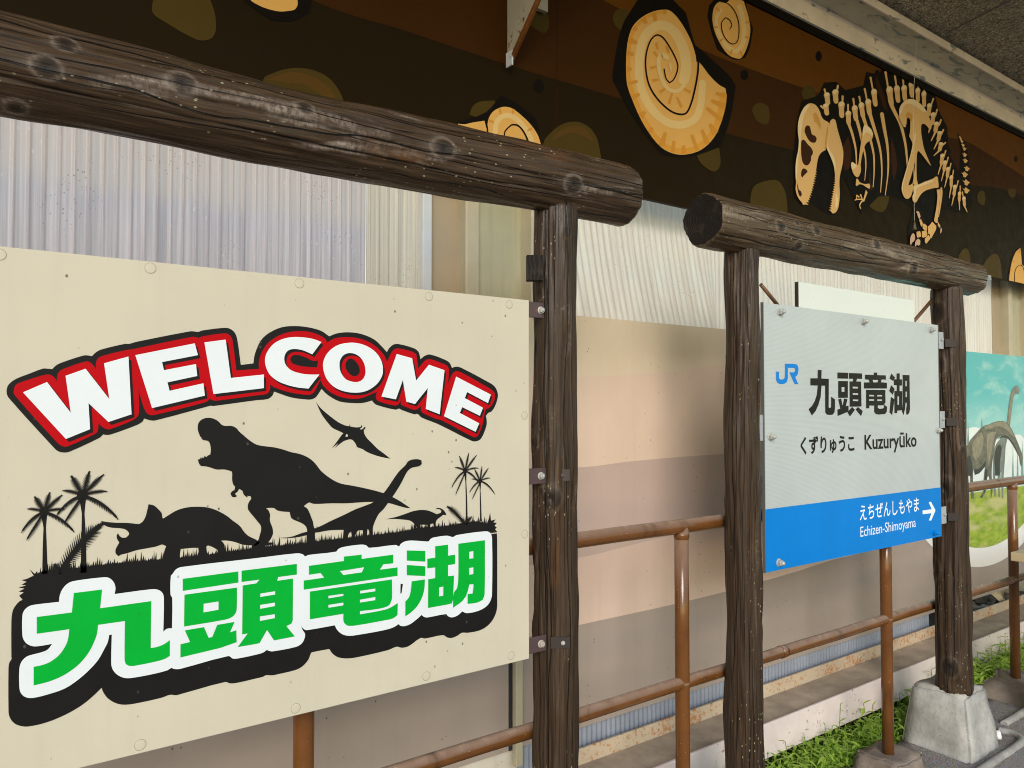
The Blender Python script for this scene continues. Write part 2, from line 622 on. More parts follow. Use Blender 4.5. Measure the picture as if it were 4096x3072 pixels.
def leaf_mat(name, a, b):
    m = NT(name)
    oi = m.n('ShaderNodeAttribute')
    oi.attribute_name = 'tone'
    sp = m.n('ShaderNodeSeparateColor')
    m.l(oi.outputs['Color'], sp.inputs[0])
    c = m.mix(sp.outputs[0], a, b)
    m.set(c, 0.42, None, 0.4)
    tl = m.n('ShaderNodeBsdfTranslucent')
    m.l(m.mix(1.0, c, (1.0, 1.25, 0.5), 'MULTIPLY'), tl.inputs['Color'])
    ms = m.n('ShaderNodeMixShader')
    ms.inputs[0].default_value = 0.4
    m.l(m.b.outputs[0], ms.inputs[1])
    m.l(tl.outputs[0], ms.inputs[2])
    m.l(ms.outputs[0], m.out.inputs['Surface'])
    return m.mat


def peel_mat(name, col, under, amt, rough=0.5):
    """old gloss paint flaking off over a blue-green coat"""
    m = NT(name)
    v = m.co()
    a = m.noise(m.co(scale=(7, 20, 20)), 1.0, 6.0, 0.65, 0.6)
    k = m.ramp(a, [(amt, 0.0), (amt + 0.015, 1.0)])
    rim = m.ramp(a, [(amt - 0.03, 0.0), (amt - 0.004, 1.0)])
    base = m.mix(m.ramp(m.noise(v, 5.0, 4.0), [(0.35, 0.0), (0.7, 1.0)]), mul(col, 0.82), col)
    c = m.mix(m.math('MULTIPLY', rim, 0.5), base, (0.12, 0.11, 0.06))
    c = m.mix(k, c, m.mix(m.noise(v, 26.0, 3.0), mul(under, 0.7), mul(under, 1.3)))
    m.set(c, rough, None, 0.4)
    m.bump(m.math('SUBTRACT', 1.0, k), 0.5, 0.002)
    return m.mat


M = {}
M['log_dark'] = log_mat('weathered_dark_log', (0.034, 0.0205, 0.0118), (0.14, 0.102, 0.072))
M['log_beam'] = log_mat('weathered_grey_log', (0.044, 0.027, 0.0152), (0.36, 0.295, 0.25), 0.8, 0.33)
M['log_olive'] = log_mat('weathered_olive_log', (0.07, 0.047, 0.026), (0.34, 0.28, 0.21), 0.6, 0.33)
M['endgrain'] = endgrain_mat('log_end_grain')
M['pipe'] = pipe_mat()
M['cream'] = paint('cream_sign_board', (0.525, 0.48, 0.375), 0.42, 0.04, 4.0, 0.8, bump=0.2, spec=0.35, streak=0.1)
M['cap'] = paint('cream_rivet_cap', (0.515, 0.47, 0.365), 0.4, 0.02, bump=0.1)
M['capring'] = paint('rivet_edge_ring', (0.24, 0.21, 0.14), 0.6)  # darker beige ring outlining each cap
M['black'] = paint('black_film', (0.0085, 0.008, 0.008), 0.45, 0.1, spec=0.16, bump=0.12, specks=0.15, speck_col=(0.3, 0.28, 0.22))
M['red'] = paint('red_film', (0.42, 0.0, 0.004), 0.45, 0.04, bump=0.12, spec=0.12, specks=0.4)
M['white'] = paint('white_film', (0.66, 0.7, 0.73), 0.38, 0.02, bump=0.15, specks=0.5)
M['green'] = paint('green_film', (0.0, 0.35, 0.03), 0.45, 0.05, bump=0.12, specks=0.4, spec=0.12)
M['text'] = paint('dark_lettering', (0.009, 0.009, 0.008), 0.45, 0.1, spec=0.15)
M['jrblue'] = paint('blue_film', (0.0, 0.18, 0.56), 0.4, 0.05, 5.0, specks=0.15, spec=0.15)
M['jrwhite'] = paint('white_lettering', (0.74, 0.78, 0.82), 0.4, 0.02)
M['alu'] = paint('aluminium_edge', (0.12, 0.125, 0.125), 0.4, 0.06)
M['nut'] = paint('greyed_nut', (0.38, 0.38, 0.35), 0.3, 0.15, 60.0, spec=0.7)
M['rusty_nut'] = rust_paint('rusty_nut', (0.42, 0.38, 0.33), 0.55, 3.0)
M['bracket'] = rust_paint('brown_bracket', (0.075, 0.048, 0.05), 0.25, 2.0, rust=(0.12, 0.06, 0.035))
M['strap'] = rust_paint('dark_strap', (0.028, 0.02, 0.018), 0.2, 2.0, rust=(0.08, 0.04, 0.02))
M['sheet_grey'] = sheet_mat('translucent_sheet_grey', (0.68, 0.595, 0.595), (0.9, 0.78, 0.785), (0.7, 0.6, 0.5), 0.6, (2.13, (0.72, 0.585, 0.5), (0.95, 0.8, 0.7)), (0.55, 0.55, 0.62))
M['sheet_tan'] = sheet_mat('translucent_sheet_tan', (0.82, 0.66, 0.5), (1.0, 0.84, 0.69), (0.6, 0.5, 0.42), 0.6)
M['sheet_clear'] = sheet_mat('translucent_sheet_cream', (0.98, 0.81, 0.67), (1.0, 0.87, 0.76), (0.8, 0.66, 0.48), 0.5, None, (0.88, 0.88, 0.88))
M['column'] = peel_mat('cream_steel_paint', (0.52, 0.46, 0.32), (0.3, 0.3, 0.24), 0.72)
M['column_green'] = paint('algae_stained_paint', (0.42, 0.39, 0.25), 0.5, 0.16, 3.0, streak=0.5)
M['column_tan'] = paint('shaded_tan_paint', (0.4, 0.31, 0.2), 0.5, 0.07, 3.0, 0.5)  # recess colour has its shade mixed in
M['flash'] = paint('grey_white_edge_trim', (0.6, 0.62, 0.64), 0.4, 0.05)
M['skirt'] = paint('blue_grey_corrugated_steel', (0.26, 0.285, 0.34), 0.34, 0.1, 8.0, streak=0.3)
M['lip'] = rust_paint('rusted_flange', (0.52, 0.42, 0.3), 0.5, 1.8, rust=(0.36, 0.18, 0.08))
M['web'] = paint('dusty_brown_web', (0.35, 0.28, 0.21), 0.85, 0.25, 10.0, 0.9, (0.06, 0.04, 0.03), 0.6)
M['flange'] = rust_paint('pale_pink_flange', (0.66, 0.565, 0.54), 0.2, 1.2, edge=(0.176, 0.2))
M['soil'] = concrete('soil', (0.06, 0.045, 0.028))
M['asphalt'] = asphalt()
M['concrete'] = concrete('grey_concrete', (0.4, 0.39, 0.365))
M['footing'] = concrete('stained_concrete', (0.22, 0.18, 0.15))
M['redmark'] = paint('faded_red_paint', (0.3, 0.07, 0.06), 0.7, 0.3, 40.0)
M['woodwool'] = woodwool()
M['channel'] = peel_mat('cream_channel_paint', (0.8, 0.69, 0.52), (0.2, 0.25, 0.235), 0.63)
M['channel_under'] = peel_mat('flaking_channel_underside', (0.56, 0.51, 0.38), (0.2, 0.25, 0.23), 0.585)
M['joint'] = paint('grey_joint_strip', (0.1, 0.1, 0.09), 0.7)
M['gusset'] = rust_paint('speckled_white_steel', (0.42, 0.38, 0.28), 0.3, 1.6, rust=(0.12, 0.045, 0.02))
M['gusset_edge'] = rust_paint('orange_rust_edge', (0.3, 0.11, 0.03), 0.8, 2.0, rust=(0.32, 0.11, 0.02))
M['steel'] = paint('galvanised_steel', (0.33, 0.36, 0.37), 0.4, 0.12, 30.0)
M['blank'] = paint('white_blank_board', (0.62, 0.66, 0.6), 0.35, 0.02, 4.0, 0.3)
M['rod'] = rust_paint('rusty_rod', (0.12, 0.065, 0.03), 0.3, 2.0)
M['cord'] = paint('white_cord', (0.7, 0.66, 0.55), 0.6)
M['weight'] = paint('brown_cord_weight', (0.1, 0.075, 0.03), 0.5)
M['conduit'] = concrete('grey_conduit', (0.33, 0.32, 0.3), 0.7)
M['pine'] = rust_paint('weathered_pine', (0.52, 0.42, 0.25), 0.25, 1.2, rust=(0.12, 0.08, 0.04))
M['board_old'] = concrete('rotten_board', (0.2, 0.16, 0.11))
M['dark'] = paint('painted_gap_shade', (0.012, 0.015, 0.02), 0.8)  # near-black colour standing in for the shade of gaps and openings
M['leaf'] = leaf_mat('weed_leaf', (0.15, 0.3, 0.03), (0.52, 0.68, 0.11))
M['leaf_y'] = leaf_mat('weed_flower', (0.28, 0.34, 0.06), (0.5, 0.52, 0.14))
# station sign: retro-reflective sheeting with a fine horizontal weave
_m = NT('silver_reflective_sheet')
_v = _m.co()
_w = _m.math('SINE', _m.math('MULTIPLY', _m.n('ShaderNodeSeparateXYZ').outputs[2], 1.0))
_sx = [n for n in _m.t.nodes if n.bl_idname == 'ShaderNodeSeparateXYZ'][0]
_m.l(_v, _sx.inputs[0])
_w = _m.math('SINE', _m.math('MULTIPLY', _sx.outputs[2], 1400.0))
_cc = _m.mix(_m.ramp(_m.noise(_v, 3.0, 3.0), [(0.3, 0.0), (0.7, 1.0)]), (0.40, 0.445, 0.44), (0.455, 0.50, 0.495))
_cc = _m.mix(_m.math('MULTIPLY', _m.ramp(_w, [(0.3, 0.0), (0.9, 1.0)]), 0.3), _cc, (0.25, 0.29, 0.3))
_m.set(_cc, 0.3, None, 0.5)
_m.bump(_w, 0.1, 0.0006)
M['jrpanel'] = _m.mat


# ------------------------------------------------------------------ the setting
def sheet_xy(name, x0, x1, y0, y1, z, m, nx=1, ny=1, jit=0.0, thick=None, seed=1):
    b = MB()
    vs_, fs_ = [], []
    for i in range(nx + 1):
        for j in range(ny + 1):
            x, y = x0 + (x1 - x0) * i / nx, y0 + (y1 - y0) * j / ny
            dz = noise.noise(Vector((x * 2.2, y * 2.2, seed))) * jit + noise.noise(Vector((x * 9, y * 9, seed))) * jit * 0.35
            vs_.append((x, y, z + dz))
    for i in range(nx):
        for j in range(ny):
            a = i * (ny + 1) + j
            fs_.append((a, a + ny + 1, a + ny + 2, a + 1))
    b.add(vs_, fs_, 0, True)
    return tag(b.build(name, m), kind='structure')


sheet_xy('ground', -150, 150, -150, 150, -0.30, concrete('ballast', (0.42, 0.39, 0.34)))
sheet_xy('soil_bed', -3, 10, 1.86, 2.75, -0.06, M['soil'], 130, 10, 0.05)
# platform: paved slab with a ragged back edge
b = MB()
N = 420
vs_, fs_ = [], []
rows = (-7.0, 1.0, 1.5, 1.7, 1.8, None)
for i in range(N + 1):
    x = -8.0 + 20.0 * i / N
    edge = 1.87 + 0.025 * noise.noise(Vector((x * 6, 0, 3))) + 0.02 * noise.noise(Vector((x * 19, 0, 5)))
    for y in rows:
        yy = edge if y is None else y
        z = 0.0 if (y is not None and y < 1.2) else 0.008 * noise.noise(Vector((x * 4, yy * 4, 0))) + 0.004 * noise.noise(Vector((x * 15, yy * 15, 2)))
        vs_.append((x, yy, z))
    vs_.append((x, edge + 0.02, -0.16))
w_ = len(rows) + 1
for i in range(N):
    for j in range(w_ - 1):
        a = i * w_ + j
        fs_.append((a, a + w_, a + w_ + 1, a + 1))
b.add(vs_, fs_, 0, True)
tag(b.build('platform', M['asphalt']), kind='structure')


# ------------------------------------------------------------------ wall of the shed behind the signs
shed = thing('shed_wall', 'translucent ribbed plastic wall with cream steel columns behind the log sign frames', 'wall', (2.0, 2.4, 0.0))


def ribbed(name, x0, x1, z0, z1, y, pitch, amp, m, parent, bulge=None, nz=1, per=16, sharp=1.0):
    b = MB()
    n = int((x1 - x0) / pitch * per)
    vs_, fs_ = [], []
    for i in range(n + 1):
        x = x0 + (x1 - x0) * i / n
        for j in range(nz + 1):
            z = z0 + (z1 - z0) * j / nz
            dy = -amp * (0.5 + 0.5 * math.cos(2 * math.pi * x / pitch)) ** sharp
            dx = 0.0
            if bulge:
                q, dx = bulge(x, z)
                dy -= q
            vs_.append((x + dx, y + dy, z))
    for i in range(n):
        for j in range(nz):
            a = i * (nz + 1) + j
            fs_.append((a, a + nz + 1, a + nz + 2, a + 1))
    b.add(vs_, fs_, 0, True)
    return b.build(name, m, parent)


def bulge(x, z):
    """the loose sheet bellies out towards its lower edge"""
    if not 1.84 < x < 3.9:
        return 0.0, 0.0
    t = max(0.0, min(1.0, (2.45 - z) / 0.55))
    a = max(0.0, min(1.0, (x - 1.86) / 0.22))
    c = max(0.0, min(1.0, (3.02 - x) / 0.16)) if x < 3.02 else 0.0
    e = 0.10 * (t ** 1.4) * a * a * (3 - 2 * a) * c * c * (3 - 2 * c)
    d = max(0.0, 1 - abs(x - 3.45) / 0.42)
    return e + 0.035 * t * d * d, 0.0 + 0.02 * t * d


xa, xb_ = 1.405, 1.84
xt_ = P(1462, 1000, 2.42).x
o_ = ribbed('translucent_sheet', -1.6, xt_, 1.7, 2.75, 2.42, 0.0355, 0.007, M['sheet_grey'], shed, sharp=7.0)
o_['label'] = 'greyish lavender translucent ribbed sheet'
o_ = ribbed('translucent_sheet', xt_ + 0.001, xa - 0.03, 1.7, 2.75, 2.42, 0.0355, 0.007, M['sheet_tan'], shed, sharp=7.0)
o_['label'] = 'narrow tan translucent ribbed sheet beside the steel column'
o_ = ribbed('translucent_sheet', xb_ + 0.004, 6.03, 1.75, 2.75, 2.42, 0.0355, 0.0065, M['sheet_clear'], shed, bulge, 24)
o_['label'] = 'cream translucent ribbed sheet bellying out at its lower edge'
ribbed('translucent_sheet', 6.55, 9.0, 1.75, 2.75, 2.42, 0.0355, 0.0065, M['sheet_clear'], shed)
b = MB()
b.rbox(xa - 0.036, xa + 0.002, 2.395, 2.43, 1.7, 2.75, 0.003)
b.build('edge_trim', M['flash'], shed)


def column(x0, x1, z0, z1):
    """steel channel column: tan recess darkened for shade, cream flange, algae stained face, thin front flange"""
    w = x1 - x0
    b = MB()
    fx0, fx1 = x0 + w * 0.30, x0 + w * 0.44
    b.box(x0, fx0, 2.43, 2.44, z0, z1, 1)
    b.rbox(fx0, fx1, 2.37, 2.44, z0, z1, 0.006, 0)
    b.box(fx1, x1 - w * 0.065, 2.405, 2.44, z0, z1, 2)
    b.rbox(x1 - w * 0.065, x1, 2.335, 2.44, z0, z1, 0.004, 0)
    return b.build('steel_column', [M['column'], M['column_tan'], M['column_green']], shed)


q2 = P(2086, 2750, 2.285)
column(1.405, 1.84, -0.1, 2.75)
column(6.08, 6.52, -0.1, 2.75)
b = MB()
b.box(1.42, q2.x - 0.001, 2.313, 2.33, -0.05, 0.33)
b.build('column_base', paint('pale_cream_steel', (0.6, 0.55, 0.46), 0.5, 0.1, 5.0, 0.5, streak=0.3), shed)
ribbed('corrugated_skirt', q2.x, 4.86, 0.16, 0.36, 2.325, 0.0262, 0.005, M['skirt'], shed)
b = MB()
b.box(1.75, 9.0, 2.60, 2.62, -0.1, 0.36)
b.build('gap_shade_sheet', M['dark'], shed)  # added dark sheet, paints the shade of the open gap below the wall

# painted lower boards with flowing earth-coloured bands
YB = 2.30
board = thing('painted_wall_board', 'waist high wall board painted in wavy cream, beige, mauve and grey bands', 'wall panel', (2.0, YB, 0.3))
ZT, ZB = 1.907, 0.30
bands = [((0.70, 0.575, 0.41), 'band_cream'), ((0.71, 0.54, 0.415), 'band_beige'), ((0.51, 0.385, 0.325), 'band_mauve'),
         ((0.65, 0.485, 0.395), 'band_pinkbeige'), ((0.345, 0.28, 0.235), 'band_grey')]
bm_ = [paint(nm, cc, 0.45, 0.05, 3.0, 0.9, bump=0.08, streak=0.14) for cc, nm in bands]


def curve_pts(s_, D=YB):
    out = []
    for q in s_:
        p = P(q[0], q[1], D)
        out.append((p.x, p.z))
    return out


def ext(c, x0, x1, dl, dr):
    return [(x0, c[0][1] + dl)] + c + [(x1, c[-1][1] + dr)]


k = 1024 / 2212.0
l1 = ext(curve_pts([(2048 + 145 * k, 768 + 1585 * k), (2048 + 570 * k, 768 + 1597 * k), (2048 + 1100 * k, 768 + 1575 * k), (2048 + 1500 * k, 768 + 1540 * k), (2048 + 1860 * k, 768 + 1495 * k)]), -1.6, 9.0, 0.10, 0.25)
l2 = ext(curve_pts([(2048 + 570 * k, 1536 + 720 * k), (2048 + 1000 * k, 1536 + 672 * k), (2048 + 1400 * k, 1536 + 634 * k), (2048 + 1835 * k, 1536 + 603 * k)]), -1.6, 9.0, 0.12, 0.1)
l3 = ext(curve_pts([(2048 + 580 * k, 1536 + 1500 * k), (2048 + 1000 * k, 1536 + 1400 * k), (2048 + 1400 * k, 1536 + 1300 * k), (2048 + 1830 * k, 1536 + 1190 * k)]), -1.6, 9.0, 0.0, 0.05)
l4 = ext(curve_pts([(2048 + 150 * k, 2304 + 522 * k), (2048 + 595 * k, 2304 + 420 * k), (2048 + 1385 * k, 2304 + 247 * k), (2048 + 1822 * k, 2304 + 140 * k), (3072 + 180 * k, 1536 + 1640 * k), (3072 + 560 * k, 1536 + 1520 * k), (3072 + 830 * k, 1536 + 1450 * k)]), -1.6, 9.0, -0.02, 0.35)
lines = [[(-1.6, ZT), (9.0, ZT)], l1, l2, l3, l4, [(-1.6, ZB), (9.0, ZB)]]
sm_lines = []
for ln in lines:
    sm_lines.append(smooth(ln, 8, 60, False) if len(ln) > 2 else ln)
b = MB()
b.box(-1.6, 9.0, YB + 0.002, YB + 0.012, ZB, ZT, 4)
for i in range(5):
    top, bot = sm_lines[i], sm_lines[i + 1]
    # each band is one flat painted area, butted to the next
    b.flat([[(max(-1.6, p[0]), min(p[1], ZT)) for p in top] + [(p[0], min(p[1], ZT - 0.001)) for p in reversed(bot)]], YB, i)
b.build('board_panel', bm_, board)

q1, q2 = P(2058, 2750, 2.285), P(2086, 2750, 2.285)
b = MB()
b.rbox(q1.x, q2.x, 2.275, 2.2995, 0.245, 1.905, 0.003)
b.build('corner_trim', M['column'], board)
b = MB()
b.box(q1.x - 0.016, q1.x - 0.0005, 2.297, 2.2995, 0.301, 1.904)
b.build('recess_shade_strip', M['dark'], board)  # solid dark strip painted as the shade of a recess

# round meadow picture on the same wall
import bmesh
pic = MB()
ccx, ccz, ro, ri = 5.647, 2.09, 1.60, 1.475


def arch(rad, zt):
    a0 = math.asin((zt - ccz) / rad)
    n = 60
    return [(ccx + rad * math.cos(math.pi - a0 + (math.pi + 2 * a0) * i / n), ccz + rad * math.sin(math.pi - a0 + (math.pi + 2 * a0) * i / n)) for i in range(n + 1)]


mring = paint('white_picture_border', (0.78, 0.76, 0.7), 0.4, 0.02)
_m = NT('printed_teal_sky')
_v = _m.co(scale=(1.6, 1, 4.0))
_cl = _m.ramp(_m.noise(_v, 1.6, 6.0, 0.6, 0.5), [(0.5, 0.0), (0.68, 1.0)])
_sx = _m.n('ShaderNodeSeparateXYZ')
_m.l(_m.co(), _sx.inputs[0])
_gr = _m.n('ShaderNodeMapRange')
_m.l(_sx.outputs[2], _gr.inputs[0])
for i_, q_ in zip((1, 2), (0.75, 1.35)):
    _gr.inputs[i_].default_value = q_
_b = _m.mix(_gr.outputs[0], (0.5, 0.68, 0.62), (0.07, 0.42, 0.42))
_m.set(_m.mix(_m.math('MULTIPLY', _cl, 0.6), _b, (0.45, 0.66, 0.55)), 0.4)
msky = _m.mat
_m = NT('printed_meadow_grass')
_f = _m.noise(_m.co(scale=(9, 1, 22)), 1.0, 5.0, 0.7)
_g = _m.noise(_m.co(scale=(2.5, 1, 9)), 1.0, 3.0)
_c1 = _m.mix(_m.ramp(_f, [(0.3, 0.0), (0.7, 1.0)]), (0.12, 0.24, 0.01), (0.42, 0.5, 0.05))
_m.set(_m.mix(_m.ramp(_g, [(0.48, 0.0), (0.62, 0.7)]), _c1, (0.55, 0.5, 0.24)), 0.45)
mgrass = _m.mat
_m = NT('printed_dinosaur_hide')
_f = _m.noise(_m.co(scale=(14, 1, 26)), 1.0, 5.0, 0.6)
_g = _m.noise(_m.co(scale=(4, 1, 5)), 1.0, 3.0)
_c1 = _m.mix(_m.ramp(_f, [(0.3, 0.0), (0.7, 1.0)]), (0.055, 0.06, 0.042), (0.18, 0.175, 0.12))
_m.set(_m.mix(_m.ramp(_g, [(0.5, 0.0), (0.65, 0.6)]), _c1, (0.08, 0.1, 0.08)), 0.45)
mhide = _m.mat
mhide2 = paint('printed_far_dinosaur_hide', (0.15, 0.18, 0.15), 0.45, 0.3, 16.0)
mfog = paint('printed_mist', (0.66, 0.72, 0.68), 0.45, 0.06)
mtree = paint('printed_far_firs', (0.16, 0.3, 0.27), 0.45, 0.2, 20.0)
zt_ = 1.906
pic.flat([arch(ro, zt_)], YB - 0.002, 0)
pic.flat([arch(ri, zt_)], YB - 0.003, 1)
zg = 0.97
a0 = math.asin((zg - ccz) / ri)
n = 40
low = [(ccx + ri * math.cos(math.pi - a0 + (math.pi + 2 * a0) * i / n), ccz + ri * math.sin(math.pi - a0 + (math.pi + 2 * a0) * i / n)) for i in range(n + 1)]
pic.flat([[(p[0], p[1]) for p in low[1:-1]] + [(low[-1][0] - 0.01, zg + 0.01), (ccx, zg + 0.02), (low[0][0] + 0.01, zg + 0.01)]], YB - 0.004, 2)
pic.flat([smooth(pts(CP, '40,1480 60,900 130,880 200,890 300,980 420,1000 520,980 640,960 700,1040 700,1490', YB), 3)], YB - 0.0035, 4)
for cx_, top_, bot_, w_ in ((80, 820, 1060, 26), (228, 770, 900, 22), (420, 1050, 1450, 20), (560, 1060, 1440, 20), (610, 1100, 1440, 22), (660, 1010, 1440, 30)):
    pic.flat([pts(CP, '%d,%d %d,%d %d,%d' % (cx_, top_, cx_ - w_ / 2, bot_, cx_ + w_ / 2, bot_), YB)], YB - 0.0042, 5)
pic.flat([smooth(pts(CP, '440,975 490,830 505,720 520,600 540,500 570,450 610,430 635,480 620,525 590,520 565,560 550,680 535,800 525,880 500,1000 480,1100 475,1200 460,1400 455,1640 440,1640 435,1350 415,1400 420,1630 405,1630 395,1400 370,1400 375,1620 360,1620 345,1400 350,1200 370,1080', YB), 3)], YB - 0.0046, 6)
pic.flat([smooth(pts(CP, '40,1110 62,1080 100,1020 160,950 240,870 300,850 360,825 420,812 470,820 520,860 560,930 600,1020 640,1120 665,1190 660,1240 655,1305 635,1270 625,1200 590,1100 540,1020 490,970 440,970 390,1000 370,1040 355,1150 335,1280 330,1400 340,1480 335,1600 320,1640 320,1500 300,1400 280,1420 270,1560 225,1640 205,1625 240,1560 245,1440 260,1300 200,1370 150,1390 140,1320 130,1380 140,1640 110,1645 100,1400 60,1400', YB), 3)], YB - 0.0052, 3)
mh_l = paint('printed_hide_light', (0.22, 0.205, 0.135), 0.45, 0.25, 30.0)
mh_d = paint('printed_hide_dark', (0.03, 0.036, 0.03), 0.45, 0.2, 30.0)
for s_, i_ in (('250,872 310,852 370,830 420,818 470,828 515,868 552,935 575,985 540,960 500,915 450,880 390,870 320,890 260,905', 7), ('120,1060 160,1000 220,930 245,1000 230,1100 200,1180 160,1230 130,1180', 7), ('275,960 330,930 380,930 350,1010 330,1120 310,1240 290,1300 280,1150', 7),
               ('150,1388 200,1368 262,1298 270,1230 230,1290 180,1330 140,1330', 8), ('440,972 490,970 540,1020 590,1100 622,1195 600,1150 550,1060 500,1000 440,990 390,1010', 8), ('62,1200 100,1180 125,1300 120,1420 100,1400 70,1400', 8), ('252,1440 262,1330 285,1330 280,1420 268,1540 245,1600', 8),
               ('515,700 528,600 548,510 575,465 560,540 548,640 535,780 520,860 505,840', 7), ('360,1200 380,1100 420,1060 440,1100 420,1250 415,1400 395,1390 370,1390', 8)):
    pic.flat([smooth(pts(CP, s_, YB), 3)], YB - 0.0056, i_)
pic.build('meadow_picture', [mring, msky, mgrass, mhide, mfog, mtree, mhide2, mh_l, mh_d], board)['label'] = 'round white rimmed picture of long necked dinosaurs in a meadow'

# channel beam lying along the foot of the wall
beam = thing('floor_beam', 'rusty steel channel beam with pale pink front flange along the wall foot', 'steel beam', (3.0, 2.1, 0.1))
b = MB(); b.box(1.95, 9.0, 2.062, 2.268, 0.166, 0.176); b.build('beam_web', M['web'], beam)
b = MB(); b.rbox(1.95, 9.0, 2.05, 2.061, 0.05, 0.196, 0.002); b.build('front_flange', M['flange'], beam)
b = MB(); b.rbox(1.95, 9.0, 2.269, 2.281, 0.04, 0.236, 0.002); b.build('rear_flange', M['lip'], beam)

# ------------------------------------------------------------------ roof over the platform
roof = thing('canopy_roof', 'platform canopy ceiling of rough wood strand boards with peeling cream edge channel', 'roof', (2.0, 1.0, 3.6))
SL = 0.152


def zc(y):
    return 3.66 + SL * (2.2 - y)


b = MB()
vs_ = [(-6, 2.44, zc(2.44)), (14, 2.44, zc(2.44)), (14, -0.6, zc(-0.6)), (-6, -0.6, zc(-0.6))]
vs2 = [(p[0], p[1], p[2] + 0.05) for p in vs_]
b.add(vs_ + vs2, [(0, 1, 2, 3)[::-1], (4, 5, 6, 7), (0, 4, 5, 1), (1, 5, 6, 2), (2, 6, 7, 3), (3, 7, 4, 0)])
b.build('ceiling_board', M['woodwool'], roof)
b = MB()
pj = P(3808, 261.5, 2.02)
for xx in [pj.x + 0.91 * i for i in range(-9, 8)]:
    for ya in (2.05,):
        yb2 = -0.6
        b.add([(xx - 0.006, ya, zc(ya) - 0.003), (xx + 0.006, ya, zc(ya) - 0.003), (xx + 0.006, yb2, zc(yb2) - 0.003), (xx - 0.006, yb2, zc(yb2) - 0.003)], [(3, 2, 1, 0)])
b.build('joint_strip', M['joint'], roof)
pt = P(4075, 8, 0.98)
b = MB()
b.obox((4, 0.93, zc(0.93) - 0.05), (10, 0, 0), (0, 0.06, -0.06 * SL), (0, 0, 0.05))
b.build('cross_rafter', M['channel'], roof)
# edge channel: upright web, flaking underside of the upper flange, pale lip
zt0 = 3.497
b = MB()
b.box(-6, 14, 2.225, 2.245, zt0, zt0 + 0.115, 0)
b.build('channel_web', M['channel'], roof)
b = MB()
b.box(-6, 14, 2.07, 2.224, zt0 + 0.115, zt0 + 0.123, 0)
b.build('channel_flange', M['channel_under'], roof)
b = MB()
b.rbox(-6, 14, 2.058, 2.069, zt0 + 0.105, zt0 + 0.15, 0.002, 0)
b.build('channel_lip', M['channel'], roof)

# knee bracket under the canopy
x0b = 1.624
gus = thing('knee_bracket', 'triangular white steel knee bracket speckled and edged with orange rust, above the big log beam', 'bracket', (x0b, 2.2, 2.9))
pb = P(2025, 243, 2.235); ptp = P(2139, 0, 2.076)
zb_, zt2 = pb.z, ptp.z
sl_ = (2.235 - 2.076) / (zt2 - zb_)
ztop = zc(2.1) - 0.02
ytop = 2.235 - 0.02 - sl_ * (ztop - zb_)
b = MB()
for xx, rev in ((x0b, False), (x0b + 0.008, True)):
    f = [(xx, 2.235, zb_), (xx, 2.235, ztop), (xx, ytop, ztop), (xx, 2.215, zb_)]
    b.add(f, [(0, 1, 2, 3) if rev else (3, 2, 1, 0)])
b.build('gusset_plate', M['gusset'], gus)
b = MB()
b.tube([(x0b + 0.004, 2.213, zb_), (x0b + 0.004, ytop - 0.004, ztop)], 0.010, 8)
b.build('rusty_rim', M['gusset_edge'], gus)
b = MB()
q1, q2 = P(2132, -60, 2.236), P(2181, 55, 2.236)
b.box(q1.x, q2.x, 2.22, 2.238, q2.z, ztop)
b.build('back_plate', M['gusset'], gus)
b = MB()
q1 = P(2050, 200, 2.2); q2 = P(2049, 258, 2.2)
b.box(q1.x - 0.003, q1.x + 0.003, 2.2, 2.236, q2.z, q1.z)
b.build('hanger_strip', M['flash'], gus)
